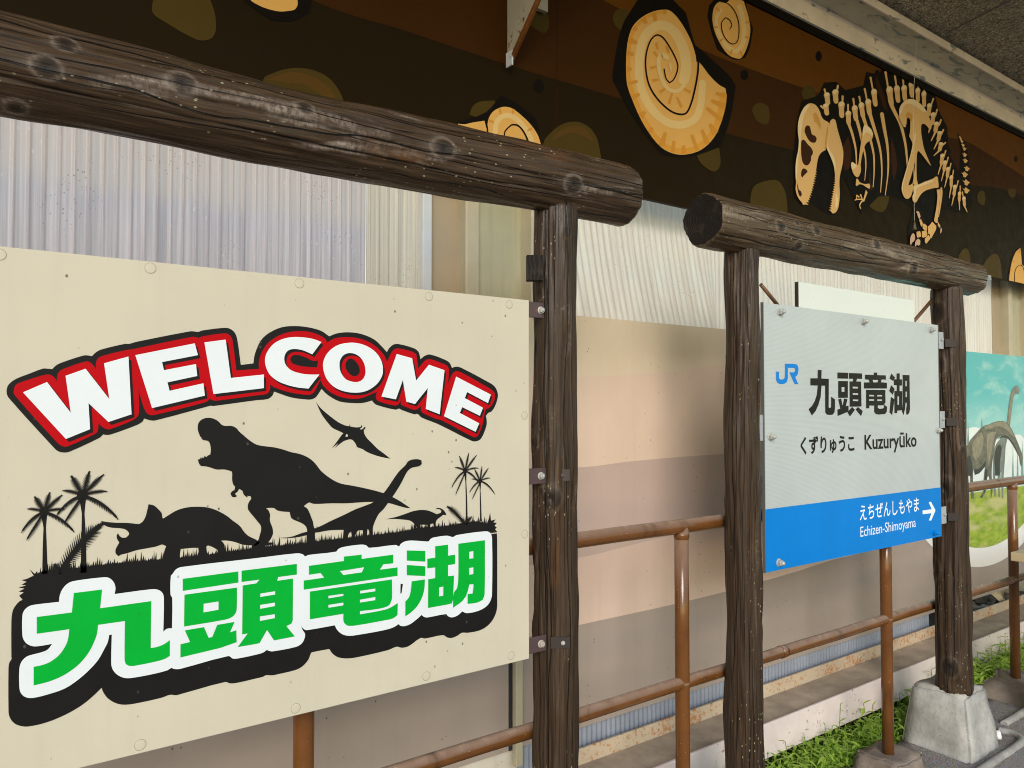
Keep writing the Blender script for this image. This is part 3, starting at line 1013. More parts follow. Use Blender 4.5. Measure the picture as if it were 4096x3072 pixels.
# ------------------------------------------------------------------ log sign frames
def log_mesh(name, length, r0, r1, seed, knots=(), rows=None, seg=150, wob=0.004, chamfer=0.006, flats=0.0, splits=()):
    """tapered log along local +Z with waves, knots and a rounded rim; knots: (z, angle, radius, bulge)"""
    rows = rows or int(length / 0.007)
    rnd = random.Random(seed)
    knots = [(q_[0], q_[1], q_[2] * 1.15, q_[3]) for q_ in knots] + [(rnd.uniform(0.05, length - 0.05), rnd.uniform(0, 6.28), rnd.uniform(0.006, 0.012), rnd.uniform(0.002, 0.006)) for _ in range(int(length * 2.5))]
    vs_, col, fs_ = [], [], []
    sx = seed * 7.31
    for i in range(rows + 1):
        z = length * i / rows
        rr = r0 + (r1 - r0) * i / rows
        e = min(z, length - z)
        ch = max(0.0, 1 - e / (chamfer * 2.5)) ** 2 * chamfer
        ox = 0.35 * wob * 4 * noise.noise(Vector((z * 1.1, sx, 1)))
        oy = 0.35 * wob * 4 * noise.noise(Vector((z * 1.1, sx, 9)))
        for j in range(seg):
            a = 2 * math.pi * j / seg
            ca, sa = math.cos(a), math.sin(a)
            q = rr + wob * noise.noise(Vector((ca * 1.4, sa * 1.4 + sx, z * 3.2))) + wob * 0.5 * noise.noise(Vector((ca * 4.5, sa * 4.5 + sx, z * 7))) \
                + wob * 0.22 * noise.noise(Vector((ca * 11, sa * 11 + sx, z * 5)))
            q -= flats * rr * max(0.0, abs(noise.noise(Vector((ca * 1.7, sa * 1.7, sx + 5)))))
            kd, kp = 0.0, 0.0
            for (kz, ka, kr, kb) in knots:
                dz = (z - kz)
                if abs(dz) > kr * 5:
                    continue
                da = (a - ka + math.pi) % (2 * math.pi) - math.pi
                d = math.sqrt((dz / 1.25) ** 2 + (da * rr) ** 2) / kr
                if d < 4:
                    q += kb * math.exp(-d * d * 0.45) - kb * 0.8 * math.exp(-d * d * 5)
                    kd = max(kd, max(0.0, 1 - d / 1.15) ** 0.35 if d < 1.15 else 0.0, 0.5 * math.exp(-((d - 1.1) ** 2) * 40))
                    kp = max(kp, math.exp(-((d - 1.55) ** 2) * 18) * 0.8, math.exp(-((da * rr / kr) ** 2) * 3) * max(0.0, 1 - abs(dz) / (kr * 4.5)) * 0.55)
            sd = 0.0
            for (sa_, sz0, sz1, sdep, swid) in splits:
                if sz0 < z < sz1:
                    ac = sa_ + 0.16 * noise.noise(Vector((z * 1.6, sx, sa_))) + 0.03 * noise.noise(Vector((z * 9, sx, sa_)))
                    da = (a - ac + math.pi) % (2 * math.pi) - math.pi
                    u = da * rr / swid
                    if abs(u) < 3:
                        fade = min(1.0, (z - sz0) * 6, (sz1 - z) * 6)
                        q -= sdep * fade * math.exp(-u * u)
                        sd = max(sd, fade * math.exp(-u * u * 1.4))
            kd = max(kd, sd)
            q -= ch
            vs_.append((ox + q * ca, oy + q * sa, z))
            col.append((kd, kp, 0, 1))
    for i in range(rows):
        for j in range(seg):
            j2 = (j + 1) % seg
            fs_.append((i * seg + j, i * seg + j2, (i + 1) * seg + j2, (i + 1) * seg + j))
    ns = len(fs_)
    for base, rev in ((0, True), (rows * seg, False)):
        c = len(vs_)
        z = 0.0 if rev else length
        inner = []
        for j in range(seg):
            p = vs_[base + j]
            inner.append(len(vs_))
            vs_.append((p[0] * 0.62, p[1] * 0.62, z + (0.004 if rev else -0.004) + 0.002 * noise.noise(Vector((p[0] * 40, p[1] * 40, sx)))))
            col.append((0, 0, 0, 1))
        cc = len(vs_)
        vs_.append((0, 0, z + (0.005 if rev else -0.005)))
        col.append((0, 0, 0, 1))
        for j in range(seg):
            j2 = (j + 1) % seg
            f1, f2 = (base + j, base + j2, inner[j2], inner[j]), (inner[j], inner[j2], cc)
            fs_ += [f1[::-1], f2[::-1]] if rev else [f1, f2]
    me = bpy.data.meshes.new(name)
    me.from_pydata(vs_, [], fs_)
    at = me.color_attributes.new('knot', 'FLOAT_COLOR', 'POINT')
    at.data.foreach_set('color', [x for c4 in col for x in c4])
    mi = [0] * ns + [1] * (len(fs_) - ns)
    me.polygons.foreach_set('material_index', mi)
    me.polygons.foreach_set('use_smooth', [i < ns for i in range(len(fs_))])
    me.update()
    return me


def log_part(name, p0, p1, r0, r1, seed, m, parent, knots=(), roll=0.0, **kw):
    p0, p1 = Vector(p0), Vector(p1)
    d = p1 - p0
    me = log_mesh(name, d.length, r0, r1, seed, knots, **kw)
    me.materials.append(m)
    me.materials.append(M['endgrain'])
    o = bpy.data.objects.new(name, me)
    COL.objects.link(o)
    o.parent = parent
    q = d.to_track_quat('Z', 'Y') @ Matrix.Rotation(roll, 4, 'Z').to_quaternion()
    o.rotation_mode = 'QUATERNION'
    o.rotation_quaternion = q
    o.location = p0 - root_loc(parent)
    return o


def hexbolt(b, c, axis, r, h, m=0, washer=None, dome=False):
    axis = Vector(axis).normalized()
    c = Vector(c)
    if washer:
        b.lathe(c, axis, [(washer, 0), (washer, 0.0015), (washer * 0.96, 0.002)], 20, m)
        c = c + axis * 0.002
    b.lathe(c, axis, [(r, 0), (r, h * 0.85), (r * 0.86, h)], 6, m, False)
    if dome:
        b.lathe(c + axis * h, axis, [(r * 0.72, 0), (r * 0.7, r * 0.35), (r * 0.5, r * 0.75), (r * 0.2, r * 0.95), (0.0002, r)], 16, m)
    else:
        b.lathe(c + axis * h, axis, [(r * 0.5, 0), (r * 0.5, h * 0.35), (r * 0.42, h * 0.5)], 14, m)


YP = 1.68
# long drying splits: (angle, from, to, depth, half width); the angle turning towards the platform side is near 4.7
F0 = math.pi  # towards the platform on a crossbeam; smaller is higher
SPL_A = [(SP0 + d_, z0_, z1_, 0.007, 0.0016) for SP0, d_, z0_, z1_ in ((F0, -0.75, -0.1, 2.7), (F0, -0.25, 0.1, 1.5), (F0, 0.15, 0.7, 2.6), (F0, 0.6, -0.1, 1.9), (F0, -0.45, 1.6, 2.7))]
SPL_B = [(F0 - 0.8, -0.1, 2.4, 0.009, 0.0024), (F0 + 0.3, 0.4, 1.4, 0.006, 0.002), (F0 + 0.75, -0.1, 1.1, 0.006, 0.002)]
SPL_C = [(4.2, -0.1, 2.3, 0.007, 0.0018), (4.75, -0.1, 1.6, 0.006, 0.0017), (5.2, 0.2, 2.3, 0.008, 0.002), (3.7, 0.3, 1.9, 0.006, 0.0018)]
wf = thing('log_sign_frame', 'big dark log frame with thick crossbeam carrying the cream dinosaur sign', 'sign frame', (1.4, YP, 0))
XP1 = 1.393
log_part('post', (XP1, YP, 0.0), (XP1 - 0.003, YP, 2.115), 0.064, 0.060, 11, M['log_dark'], wf, wob=0.008, splits=SPL_C,
         knots=[(0.93, 3.9, 0.012, 0.006), (1.13, 4.3, 0.012, 0.005), (1.45, 4.45, 0.012, 0.004), (1.30, 5.4, 0.016, 0.008), (1.18, 3.35, 0.014, 0.005), (1.86, 4.8, 0.009, 0.003)])
log_part('post', (-0.105, YP, 0.0), (-0.105, YP, 2.115), 0.064, 0.060, 12, M['log_dark'], wf)
log_part('crossbeam', (-0.48, YP, 2.158), (P(2556, 800, 1.615).x, YP, 2.188), 0.086, 0.090, 13, M['log_beam'], wf, wob=0.008, seg=180, splits=SPL_A,
         knots=[(0.85, 3.0, 0.013, 0.005), (1.45, 3.2, 0.015, 0.008), (1.86, 3.45, 0.014, 0.009), (1.1, 2.9, 0.01, 0.005), (0.62, 3.35, 0.011, 0.004)])
b = MB()
q1, q2 = P(2048 + 200 * k, 768 + 568 * k, 1.615), P(2048 + 292 * k, 768 + 722 * k, 1.615)
b.obox(((q1.x + q2.x) / 2 + 0.003, 1.645, (q1.z + q2.z) / 2), (0.018, -0.012, 0), (0.008, 0.012, 0), (0, 0, 0.034))
b.build('wood_block', M['endgrain'], wf)
for (cy1, cy2, rowy, rusty) in ((1010, 1015, 768, False), (795, 795, 1536, False), (600, 598, 2304, True)):
    zc_ = P(2048 + 200 * k, rowy + (cy1 + 5) * k, 1.65).z
    b = MB()
    b.rbox(1.262, 1.336, 1.656, 1.661, zc_ - 0.0215, zc_ + 0.0215, 0.0018)
    br = b.build('mounting_bracket', M['bracket'], wf)
    b = MB()
    th = R(-34)
    b.obox((1.361, 1.628, zc_ + 0.002), (0.026 * math.cos(th), 0.026 * math.sin(th), 0), (-0.002 * math.sin(th), 0.002 * math.cos(th), 0), (0, 0, 0.0155))
    b.build('strap', M['strap'], br)
    b = MB()
    hexbolt(b, (1.316, 1.656, zc_), (0, -1, 0), 0.0085, 0.008, 0, 0.0105)
    b.build('bolt', M['rusty_nut'] if rusty else M['nut'], br)
    b = MB()
    hexbolt(b, (1.366, 1.6235, zc_ + 0.002), (math.sin(th), -math.cos(th), 0), 0.0062, 0.006, 0)
    b.build('bolt', M['nut'] if rusty else M['bracket'], br)

jf = thing('log_sign_frame', 'smaller olive brown log frame on concrete feet carrying the station name sign', 'sign frame', (3.0, YP, 0))
log_part('post', (2.215, YP, 0.0), (2.232, YP, 2.10), 0.064, 0.056, 21, M['log_dark'], jf, wob=0.0085, splits=SPL_C,
         knots=[(1.28, 3.9, 0.02, 0.008), (1.42, 4.9, 0.02, 0.01), (1.60, 5.1, 0.014, 0.006), (1.0, 4.6, 0.013, 0.005), (0.78, 4.2, 0.012, 0.004), (1.86, 4.9, 0.011, 0.003)])
log_part('post', (3.735, YP, 0.26), (3.725, YP, 2.10), 0.078, 0.064, 22, M['log_dark'], jf, wob=0.0085, splits=SPL_C,
         knots=[(0.12, 4.9, 0.022, 0.008), (0.55, 3.9, 0.026, 0.008), (0.92, 4.8, 0.026, 0.01), (1.25, 3.7, 0.02, 0.008), (1.48, 4.4, 0.024, 0.008), (1.72, 4.5, 0.024, 0.006)])
log_part('crossbeam', (2.022, YP, 2.168), (P(3936, 1128, 1.625).x, YP, 2.162), 0.088, 0.076, 23, M['log_olive'], jf, wob=0.008, seg=180, splits=SPL_B,
         knots=[(0.3, 3.1, 0.013, 0.006), (0.52, 2.9, 0.012, 0.005), (0.95, 2.85, 0.014, 0.006), (1.25, 3.6, 0.018, 0.008), (0.42, 3.75, 0.014, 0.005)])
b = MB()
q1, q2 = P(2048 + 2150 * k, 768 + 800 * k, 1.725), P(3072 + 110 * k, 768 + 1010 * k, 1.725)
b.tube([q1, q2], 0.007, 10)
b.build('brace_rod', M['rod'], jf)
b = MB()
q1, q2 = P(3072 + 1425 * k, 768 + 925 * k, 1.725), P(3072 + 1180 * k, 768 + 1210 * k, 1.725)
b.tube([q1, q2], 0.008, 10)
b.build('brace_rod', M['rod'], jf)

# ------------------------------------------------------------------ cream dinosaur sign
YS = 1.65
ws = thing('welcome_sign', 'large cream board with red and white WELCOME above dinosaur silhouettes and green kanji', 'sign', (0.45, YS, 1.36))
b = MB()
b.rbox(0.02, 1.2715, YS, YS + 0.009, 0.8785, 1.836, 0.0015)
b.build('sign_panel', M['cream'], ws)
TW = T(0, 2)


def fig(s_, fr=TW, D=YS, sm=None, corner=48.0):
    p = pts(fr, s_, D)
    return smooth(p, sm, corner) if sm else p


# --- WELCOME
W_OUT = ('57,75 65,20 100,-20 150,-50 260,-92 370,-133 415,-132 450,-128 490,-165 560,-195 720,-246 760,-247 793,-240 830,-275 880,-300 1080,-347 1115,-347 1180,-365 '
         '1640,-455 1680,-454 1710,-450 1745,-462 1930,-485 1985,-478 2030,-440 2050,-380 2080,-165 2188,-178 2190,-190 2202,-260 2252,-375 2322,-440 2432,-490 2552,-501 2662,-490 2772,-460 '
         '2844,-412 2912,-438 3012,-447 3122,-432 3232,-385 3302,-320 3342,-275 3362,-310 3402,-342 3445,-345 3572,-310 3615,-278 3632,-215 3672,-245 3715,-255 3832,-215 3882,-185 3904,-140 '
         '3942,-150 3985,-140 4212,-20 4272,20 4300,80 4297,130 4272,200 4242,240 4220,248 4197,275 4204,310 4202,360 4157,470 4112,495 4072,490 3782,345 3642,290 3607,258 3582,262 3472,225 '
         '3447,212 3417,222 3252,180 3222,155 3215,142 3142,162 3062,165 2932,150 2832,95 2777,42 2732,110 2692,132 2642,133 2512,115 2367,65 2352,100 2312,130 2212,140 1842,190 1820,187 1800,192 '
         '1340,315 1290,312 1245,298 1230,325 1180,355 960,435 920,440 890,435 870,457 840,475 600,585 550,592 500,580 465,550 75,120')
W_RED = ('118,60 135,10 180,-15 300,-54 400,-82 440,-77 475,-50 493,-20 492,-60 510,-105 560,-135 740,-195 775,-188 808,-158 828,-128 828,-180 845,-220 890,-245 1110,-297 1130,-298 1190,-310 1660,-407 '
         '1700,-402 1717,-398 1750,-412 1930,-437 1968,-432 1997,-405 2010,-360 2040,-117 2237,-131 2234,-180 2252,-255 2302,-340 2382,-405 2482,-445 2592,-457 2682,-448 2772,-415 2812,-385 2824,-358 '
         '2892,-395 3012,-405 3132,-385 3232,-335 3312,-255 3342,-190 3382,-275 3412,-303 3452,-305 3557,-280 3594,-258 3612,-135 3672,-203 3712,-215 3812,-180 3862,-157 3877,-120 3868,-5 3907,-88 3940,-111 3992,-95 '
         '4162,0 4252,55 4272,85 4272,130 4242,190 4215,212 4197,215 4177,290 4172,330 4137,430 4110,458 4080,455 3812,312 3762,300 3652,250 3634,230 3637,188 3607,215 3572,222 3487,190 3462,178 3460,142 '
         '3437,178 3402,185 3272,150 3247,130 3247,95 3257,68 3212,85 3132,118 3062,128 2952,115 2852,70 2792,15 2767,-35 2712,70 2675,92 2612,90 2492,70 2372,30 2332,5 2330,50 2302,85 2212,98 1862,145 1837,140 1812,128 1797,143 '
         '1772,158 1330,268 1290,265 1255,235 1215,120 1196,40 1201,235 1190,275 1150,310 950,390 915,388 880,368 849,340 848,385 835,420 800,440 580,540 540,537 500,512 125,95')
W_RED_H = ['2522,-241 2505,-214 2522,-180 2582,-158 2662,-147 2737,-143 2747,-204 2702,-200 2652,-224 2592,-247 2542,-251',
           '3012,-220 2985,-180 2988,-130 3022,-84 3062,-67 3097,-84 3107,-118 3092,-168 3062,-204 3032,-220']
LET = [('197,72 405,-17 610,248 565,-71 738,-132 943,130 897,-179 1108,-237 1135,262 935,328 763,165 777,390 568,475', None, None),
       ('1167,-249 1680,-351 1708,-249 1398,-189 1415,-119 1690,-172 1702,-69 1445,-14 1463,59 1755,-6 1768,100 1312,208', None, None),
       ('1763,-359 1947,-383 1992,-52 2277,-82 2277,36 1842,87', None, None),
       ('2774,-362 2695,-256 2612,-291 2542,-302 2492,-292 2462,-259 2453,-214 2467,-164 2512,-119 2592,-92 2672,-82 2757,-82 2662,40 2562,29 2462,3 2382,-34 2322,-89 2292,-159 2287,-219 2307,-279 2362,-347 2442,-389 2532,-405 2632,-401 2712,-386', None, 4),
       ('3012,-356 2912,-334 2832,-274 2792,-199 2790,-129 2822,-39 2892,31 2982,66 3082,75 3172,56 3252,1 3297,-69 3305,-139 3287,-209 3242,-274 3172,-324 3092,-351',
        '3032,-267 2972,-254 2937,-209 2930,-159 2942,-99 2982,-44 3032,-22 3082,-17 3127,-37 3152,-84 3152,-139 3132,-199 3092,-244', 4),
       ('3424,-259 3557,-222 3592,-30 3702,-166 3837,-119 3795,262 3675,215 3692,35 3582,173 3507,152 3477,-34 3417,133 3292,108', None, None),
       ('3937,-64 4237,92 4212,165 4032,70 4012,122 4169,205 4142,275 3990,200 3969,250 4137,340 4105,413 3832,278', None, None)]
b = MB()
b.flat([fig(W_OUT, sm=3)], YS - 0.0006, 0)
b.flat([fig(W_RED, sm=3)] + [fig(h, sm=3) for h in W_RED_H], YS - 0.0012, 1)
for (s_, h_, sm_) in LET:
    lp = fig(s_, sm=sm_)
    hl = [fig(h_, sm=sm_)] if h_ else []
    sh = [[(x + 0.0052, z - 0.0058) for x, z in q] for q in [lp] + hl]
    b.flat(sh, YS - 0.0017, 0)
for (s_, h_, sm_) in LET:
    lp = fig(s_, sm=sm_)
    hl = [fig(h_, sm=sm_)] if h_ else []
    b.flat([lp] + hl, YS - 0.0023, 2)
b.build('welcome_lettering', [M['black'], M['red'], M['white']], ws)

# --- green kanji on white outline and black base
rg = random.Random(5)
TB = T(0, 3)
base_low = fig('195,205 130,260 105,320 98,400 98,700 100,715 80,750 73,800 73,1160 80,1210 110,1260 160,1290 240,1300 400,1265 560,1200 700,1120 800,1040 878,965 890,1000 930,1055 1000,1098 1080,1112 '
               '1200,1095 1400,1050 1470,1025 1520,1030 1560,1020 1945,915 1990,928 2060,920 2212,885 2272,870 2297,857 2352,858 2392,850 2552,812 2612,780 2662,725 2687,665 2702,657 2844,630 2872,670 2922,702 '
               '3002,712 3092,700 3352,640 3427,610 3472,620 3532,605 3632,535 3672,540 3827,510 3862,530 3902,535 3952,515 3990,490 4042,490 4142,470 4212,430 4262,370 4292,290 4295,200 4295,-300 4292,-369', TB, sm=3)
# ragged grass along the top of the base (tile frame 0,2)
gl = [(4292, 1290), (4240, 1215), (4112, 1190), (3812, 1235), (3612, 1250), (3412, 1290), (3212, 1310), (3012, 1335), (2812, 1355), (2612, 1380), (2412, 1400), (2212, 1425), (2000, 1450), (1800, 1480), (1600, 1500),
      (1400, 1520), (1200, 1535), (1000, 1555), (800, 1580), (600, 1600), (400, 1620), (300, 1650)]
spr = ['4297,1280 4277,1255 4292,1240 4272,1225 4292,1200 4262,1195 4282,1170 4242,1180 4234,1110 4222,1165']
g = []
for w in spr[0].split():
    g.append(tuple(map(float, w.split(','))))
x = 4205.0
while x > 320:
    for i in range(len(gl) - 1):
        if gl[i][0] >= x >= gl[i + 1][0]:
            t = (gl[i][0] - x) / (gl[i][0] - gl[i + 1][0])
            yb = gl[i][1] + t * (gl[i + 1][1] - gl[i][1])
            break
    far = 0.75 if x > 2600 else 1.0
    hgt = rg.choice((14, 26, 38, 50, 70, 86)) * far
    g.append((x, yb - rg.uniform(0, 7)))
    g.append((x - rg.uniform(3, 8), yb - hgt))
    x -= rg.uniform(11, 22) * far
for w in '300,1640 255,1600 290,1655'.split():
    g.append(tuple(map(float, w.split(','))))
for w in '230,25 185,35 230,50 185,75 225,80 160,100 210,108 160,135 205,140 165,170'.split():
    a_, c_ = map(float, w.split(','))
    g.append((a_, c_ + 1659))
grass = [(P(TW[0] + a_ / TW[2], TW[1] + c_ / TW[2], YS)) for a_, c_ in g]
b = MB()
b.flat([base_low + [(p.x, p.z) for p in grass]], YS - 0.0006, 0)
b.build('grassy_base', M['black'], ws)

K_WHITE = ('310,245 510,222 515,170 540,110 590,60 650,40 890,10 940,15 980,50 997,100 990,155 1310,113 1370,120 1405,150 1415,195 1410,480 1440,455 1485,450 1487,190 1472,160 1475,0 1490,-19 1520,-59 1570,-79 '
           '2212,-155 2562,-197 2612,-189 2634,-169 2672,-184 2902,-211 2922,-234 2962,-251 3112,-272 3162,-266 3187,-244 3412,-269 3447,-254 3462,-279 3502,-301 3562,-307 3682,-299 3702,-299 3722,-324 3762,-337 3862,-349 '
           '3912,-337 3942,-354 4192,-387 4232,-374 4249,-329 4249,150 4237,210 4202,260 4132,300 4032,320 3992,305 3952,340 3902,357 3867,345 3852,328 3692,357 3662,352 3640,335 3602,370 3542,415 3487,433 3457,428 '
           '3442,415 3392,445 3302,470 3062,512 3002,515 2952,500 2912,465 2890,425 2662,465 2632,463 2600,432 2616,470 2634,500 2627,545 2602,585 2552,612 2352,650 2322,645 2304,637 2272,660 2212,678 2060,710 2010,712 1972,690 '
           '1560,800 1510,803 1480,792 1440,815 1300,850 1130,880 1070,878 1010,850 970,800 960,745 965,505 943,508 930,570 900,630 850,720 780,800 680,890 560,970 400,1025 280,1052 220,1045 180,1010 167,960 167,800 185,740 '
           '230,695 290,675 350,660 410,635 450,585 310,607 250,595 210,560 193,510 193,340 210,295 250,260')
KG = [['637,145 880,115 863,277 1305,215 1300,620 1350,612 1410,590 1465,553 1465,688 1420,715 1330,740 1180,770 1120,775 1085,760 1075,720 1078,387 845,420 835,500 810,570 770,650 710,730 640,795 540,860 420,910 290,943 290,783 370,765 440,735 510,680 560,610 585,550 598,458 317,497 317,352 620,313'],
      ['1577,23 2057,-41 2057,55 1577,127'],
      ['1592,160 2045,98 2043,280 2030,325 1990,360 1920,380 1588,435', '1757,238 1886,218 1886,290 1755,313'],
      ['1595,468 1760,440 1800,532 1832,525 1875,420 2025,395 1985,485 2040,467 2042,570 1900,620 1557,702 1557,588 1640,568'],
      ['2085,-47 2562,-106 2562,-14 2402,7 2392,40 2530,20 2527,380 2515,410 2472,432 2545,520 2365,555 2305,465 2240,578 2200,587 2052,612 2137,495 2090,503 2095,80 2212,62 2240,30 2085,50',
       '2247,150 2375,130 2375,158 2245,180', '2245,248 2373,228 2373,258 2245,282', '2243,348 2372,328 2372,362 2243,387'],
      ['2667,-89 2969,-131 2969,-169 3122,-186 3122,-149 3395,-186 3395,-111 3310,-102 3279,-56 3432,-76 3432,-3 2622,117 2622,38 2797,13 2767,-27 2667,-12', '2934,-44 3144,-77 3124,-33 2964,-10'],
      ['2675,133 3384,28 3384,190 3367,240 3342,262 3262,283 3107,302 3107,330 3322,290 3382,265 3434,232 3432,335 3392,365 3302,385 3062,427 3002,427 2972,405 2964,380 2964,325 2675,373',
       '2835,170 2964,152 2964,170 2835,192', '2835,248 2964,228 2964,252 2835,273', '3109,127 3240,107 3240,130 3109,150', '3109,203 3240,180 3240,207 3107,228'],
      ['3512,-222 3672,-218 3672,-125 3512,-134'], ['3512,-97 3672,-85 3672,0 3512,-8'],
      ['3554,45 3669,28 3662,120 3637,200 3597,265 3552,310 3499,348 3499,220 3532,180 3547,120'],
      ['3757,-258 3869,-272 3869,-177 3930,-186 3930,-105 3869,-95 3869,0 3920,-5 3912,200 3902,235 3862,245 3695,275 3697,27 3757,17 3757,-75 3689,-68 3689,-150 3757,-160', '3792,97 3827,90 3827,168 3790,175'],
      ['3957,-280 4187,-310 4184,160 4167,205 4122,228 4037,240 4037,155 4080,150 4087,100 4087,68 4052,73 4032,150 3992,215 3912,273 3912,200 3920,140 3947,100 3957,0', '4052,-210 4087,-217 4087,-155 4052,-150', '4052,-70 4087,-77 4087,-18 4052,-12']]
b = MB()
b.flat([fig(K_WHITE, TB, sm=3), fig('3459,65 3480,70 3467,150 3457,150', TB)], YS - 0.0012, 0)
for i, ch in enumerate(KG):
    b.flat([fig(ch[0], TB, sm=3 if i in (0, 2, 6, 9, 11) else None, corner=40)] + [fig(h, TB) for h in ch[1:]], YS - 0.0018, 1)
b.build('kanji_lettering', [M['white'], M['green']], ws)

# --- animals
TREX = ('1707,380 1715,335 1745,305 1790,292 1840,298 1885,322 1915,352 1945,362 2000,362 2040,380 2065,410 2100,440 2140,475 2190,510 2230,528 2292,538 2372,548 2442,565 2512,588 2592,605 2652,630 2702,665 2737,705 2772,750 '
        '2832,800 2892,838 2952,862 3042,878 3172,905 3312,942 3387,975 3452,1010 3512,1050 3542,1070 3522,1072 3452,1055 3352,1027 3227,1018 3112,1022 2992,1030 2862,1030 2712,1035 2672,1022 2647,1035 2624,1055 2652,1075 '
        '2672,1110 2687,1150 2702,1190 2712,1240 2722,1250 2720,1300 2722,1360 2712,1410 2642,1412 2649,1300 2652,1260 2637,1225 2602,1200 2532,1170 2512,1150 2502,1105 2432,1100 2392,1090 2362,1070 2297,1072 2317,1090 2332,1130 '
        '2330,1180 2352,1240 2357,1290 2342,1330 2317,1368 2362,1370 2360,1385 2292,1395 2290,1430 2172,1440 2180,1400 2212,1372 2232,1345 2242,1310 2254,1265 2252,1225 2222,1185 2190,1145 2160,1110 2140,1075 2145,1030 2170,990 '
        '2165,970 2135,965 2140,980 2120,970 2100,945 2095,925 2065,905 2050,930 2030,945 2035,960 2050,965 2030,978 2005,975 1990,950 2000,930 2025,915 2030,885 2015,870 2005,830 2005,770 2000,755 1960,742 1925,737 1870,738 1820,722 '
        '1780,712 1735,708 1720,690 1708,652 1730,648 1728,632 1738,645 1745,628 1752,642 1760,635 1768,618 1780,632 1800,615 1815,610 1820,580 1818,540 1808,505 1790,490 1760,485 1742,475 1738,460 1730,455 1712,410')
TRI = ('872,1183 930,1192 1000,1198 1100,1200 1200,1210 1230,1190 1255,1150 1270,1095 1283,1038 1330,1050 1365,1080 1395,1115 1402,1155 1410,1162 1460,1130 1530,1090 1620,1065 1720,1060 1800,1068 1880,1095 1960,1140 2010,1180 '
       '2070,1225 2110,1280 2150,1315 2212,1345 2245,1372 2210,1396 2100,1388 2030,1365 1960,1352 1910,1352 1930,1375 1940,1395 1938,1500 1885,1505 1885,1440 1840,1410 1795,1393 1780,1405 1785,1440 1800,1500 1720,1510 1712,1415 '
       '1660,1415 1560,1425 1545,1520 1400,1540 1420,1440 1435,1400 1400,1385 1340,1405 1260,1420 1180,1435 1100,1460 1040,1475 1025,1488 1000,1465 998,1430 1015,1395 1030,1370 1010,1335 1008,1305 1018,1290 1035,1315 1060,1328 '
       '1090,1325 1115,1300 1110,1280 1080,1255 1030,1245 960,1240 910,1225 885,1205')
SAU = ('207,1328 300,1320 400,1285 440,1275 510,1245 560,1225 650,1180 760,1130 850,1085 930,1055 1015,1018 1100,942 1140,890 1180,830 1230,760 1290,700 1310,670 1350,652 1400,650 1427,660 1430,690 1410,708 1380,715 1340,725 1310,750 '
       '1285,790 1255,850 1220,910 1180,970 1140,1025 1100,1080 1060,1120 1035,1165 1020,1200 1008,1240 1008,1300 1005,1345 975,1345 975,1270 962,1250 958,1290 965,1345 930,1350 920,1262 880,1265 858,1300 850,1355 830,1355 820,1275 '
       '800,1290 780,1360 745,1365 755,1260 700,1260 620,1265 540,1280 500,1285 440,1305 340,1325 240,1332')
DUCK = ('1117,1168 1200,1150 1280,1125 1350,1100 1420,1088 1480,1092 1530,1110 1560,1125 1595,1112 1600,1095 1585,1082 1555,1080 1560,1070 1590,1072 1620,1090 1640,1120 1643,1133 1615,1130 1590,1150 1560,1175 1550,1210 1562,1255 1537,1255 '
        '1530,1205 1505,1210 1502,1258 1485,1258 1480,1215 1420,1215 1412,1262 1395,1265 1390,1225 1362,1270 1370,1210 1330,1180 1260,1170 1190,1165')
PTE = ('517,155 560,210 630,270 710,330 770,358 805,365 810,345 815,368 870,375 905,370 910,352 918,372 900,385 895,390 910,392 925,385 935,370 948,378 930,400 935,430 960,470 1000,510 1050,560 1110,605 1160,645 1080,630 1000,605 945,580 '
       '925,565 870,545 862,520 835,485 810,478 775,487 755,495 720,520 680,553 710,510 655,556 700,495 740,440 755,425 720,408 670,385 650,370 600,310 560,250')
TC = T(1, 2)
for nm, s_, fr, hole, ly in (('tyrannosaur_silhouette', TREX, TW, None, 0.0010), ('triceratops_silhouette', TRI, TW, None, 0.0010), ('sauropod_silhouette', SAU, TC, None, 0.0013), ('duckbill_silhouette', DUCK, TC, None, 0.0010),
                             ('pterosaur_silhouette', PTE, TC, '778,430 795,440 790,455 772,455', 0.0006)):
    b = MB()
    b.flat([fig(s_, fr, sm=3, corner=40)] + ([fig(hole, fr)] if hole else []), YS - ly)
    b.build(nm, M['black'], ws)


# --- palms and ferns
def frond(b, p0, p1, lift, wid, n, y, droop):
    """feathered leaf from p0 to p1 (points X, Z)"""
    p0, p1 = Vector(p0), Vector(p1)
    L = (p1 - p0).length
    mid = (p0 + p1) / 2 + Vector((0, lift * L))
    sp_ = []
    for i in range(n + 1):
        t = i / n
        sp_.append((p0 * (1 - t) ** 2 + mid * 2 * t * (1 - t) + p1 * t * t))
    b.ribbon([(p.x, p.y) for p in sp_], [wid * 0.5] * n + [wid * 0.15], y, ends=False)
    for i in range(1, n + 1):
        t = i / n
        tan = (sp_[min(i + 1, n)] - sp_[i - 1]).normalized()
        nr = Vector((-tan.y, tan.x))
        ll = wid * (0.55 + 0.75 * math.sin(math.pi * min(1, t * 0.9 + 0.12))) * (1.0 if t < 0.8 else 0.7)
        for sgn in (-1, 1):
            d = (nr * sgn * 0.8 + tan * 0.75 + Vector((0, -droop))).normalized() * ll
            w = tan * (L / n * 0.62)
            q = sp_[i]
            b.flat([[(q.x - w.x, q.y - w.y), (q.x + w.x, q.y + w.y), (q.x + d.x, q.y + d.y)]], y - 0.00002 - (i * 2 + (sgn > 0)) * 0.000008)


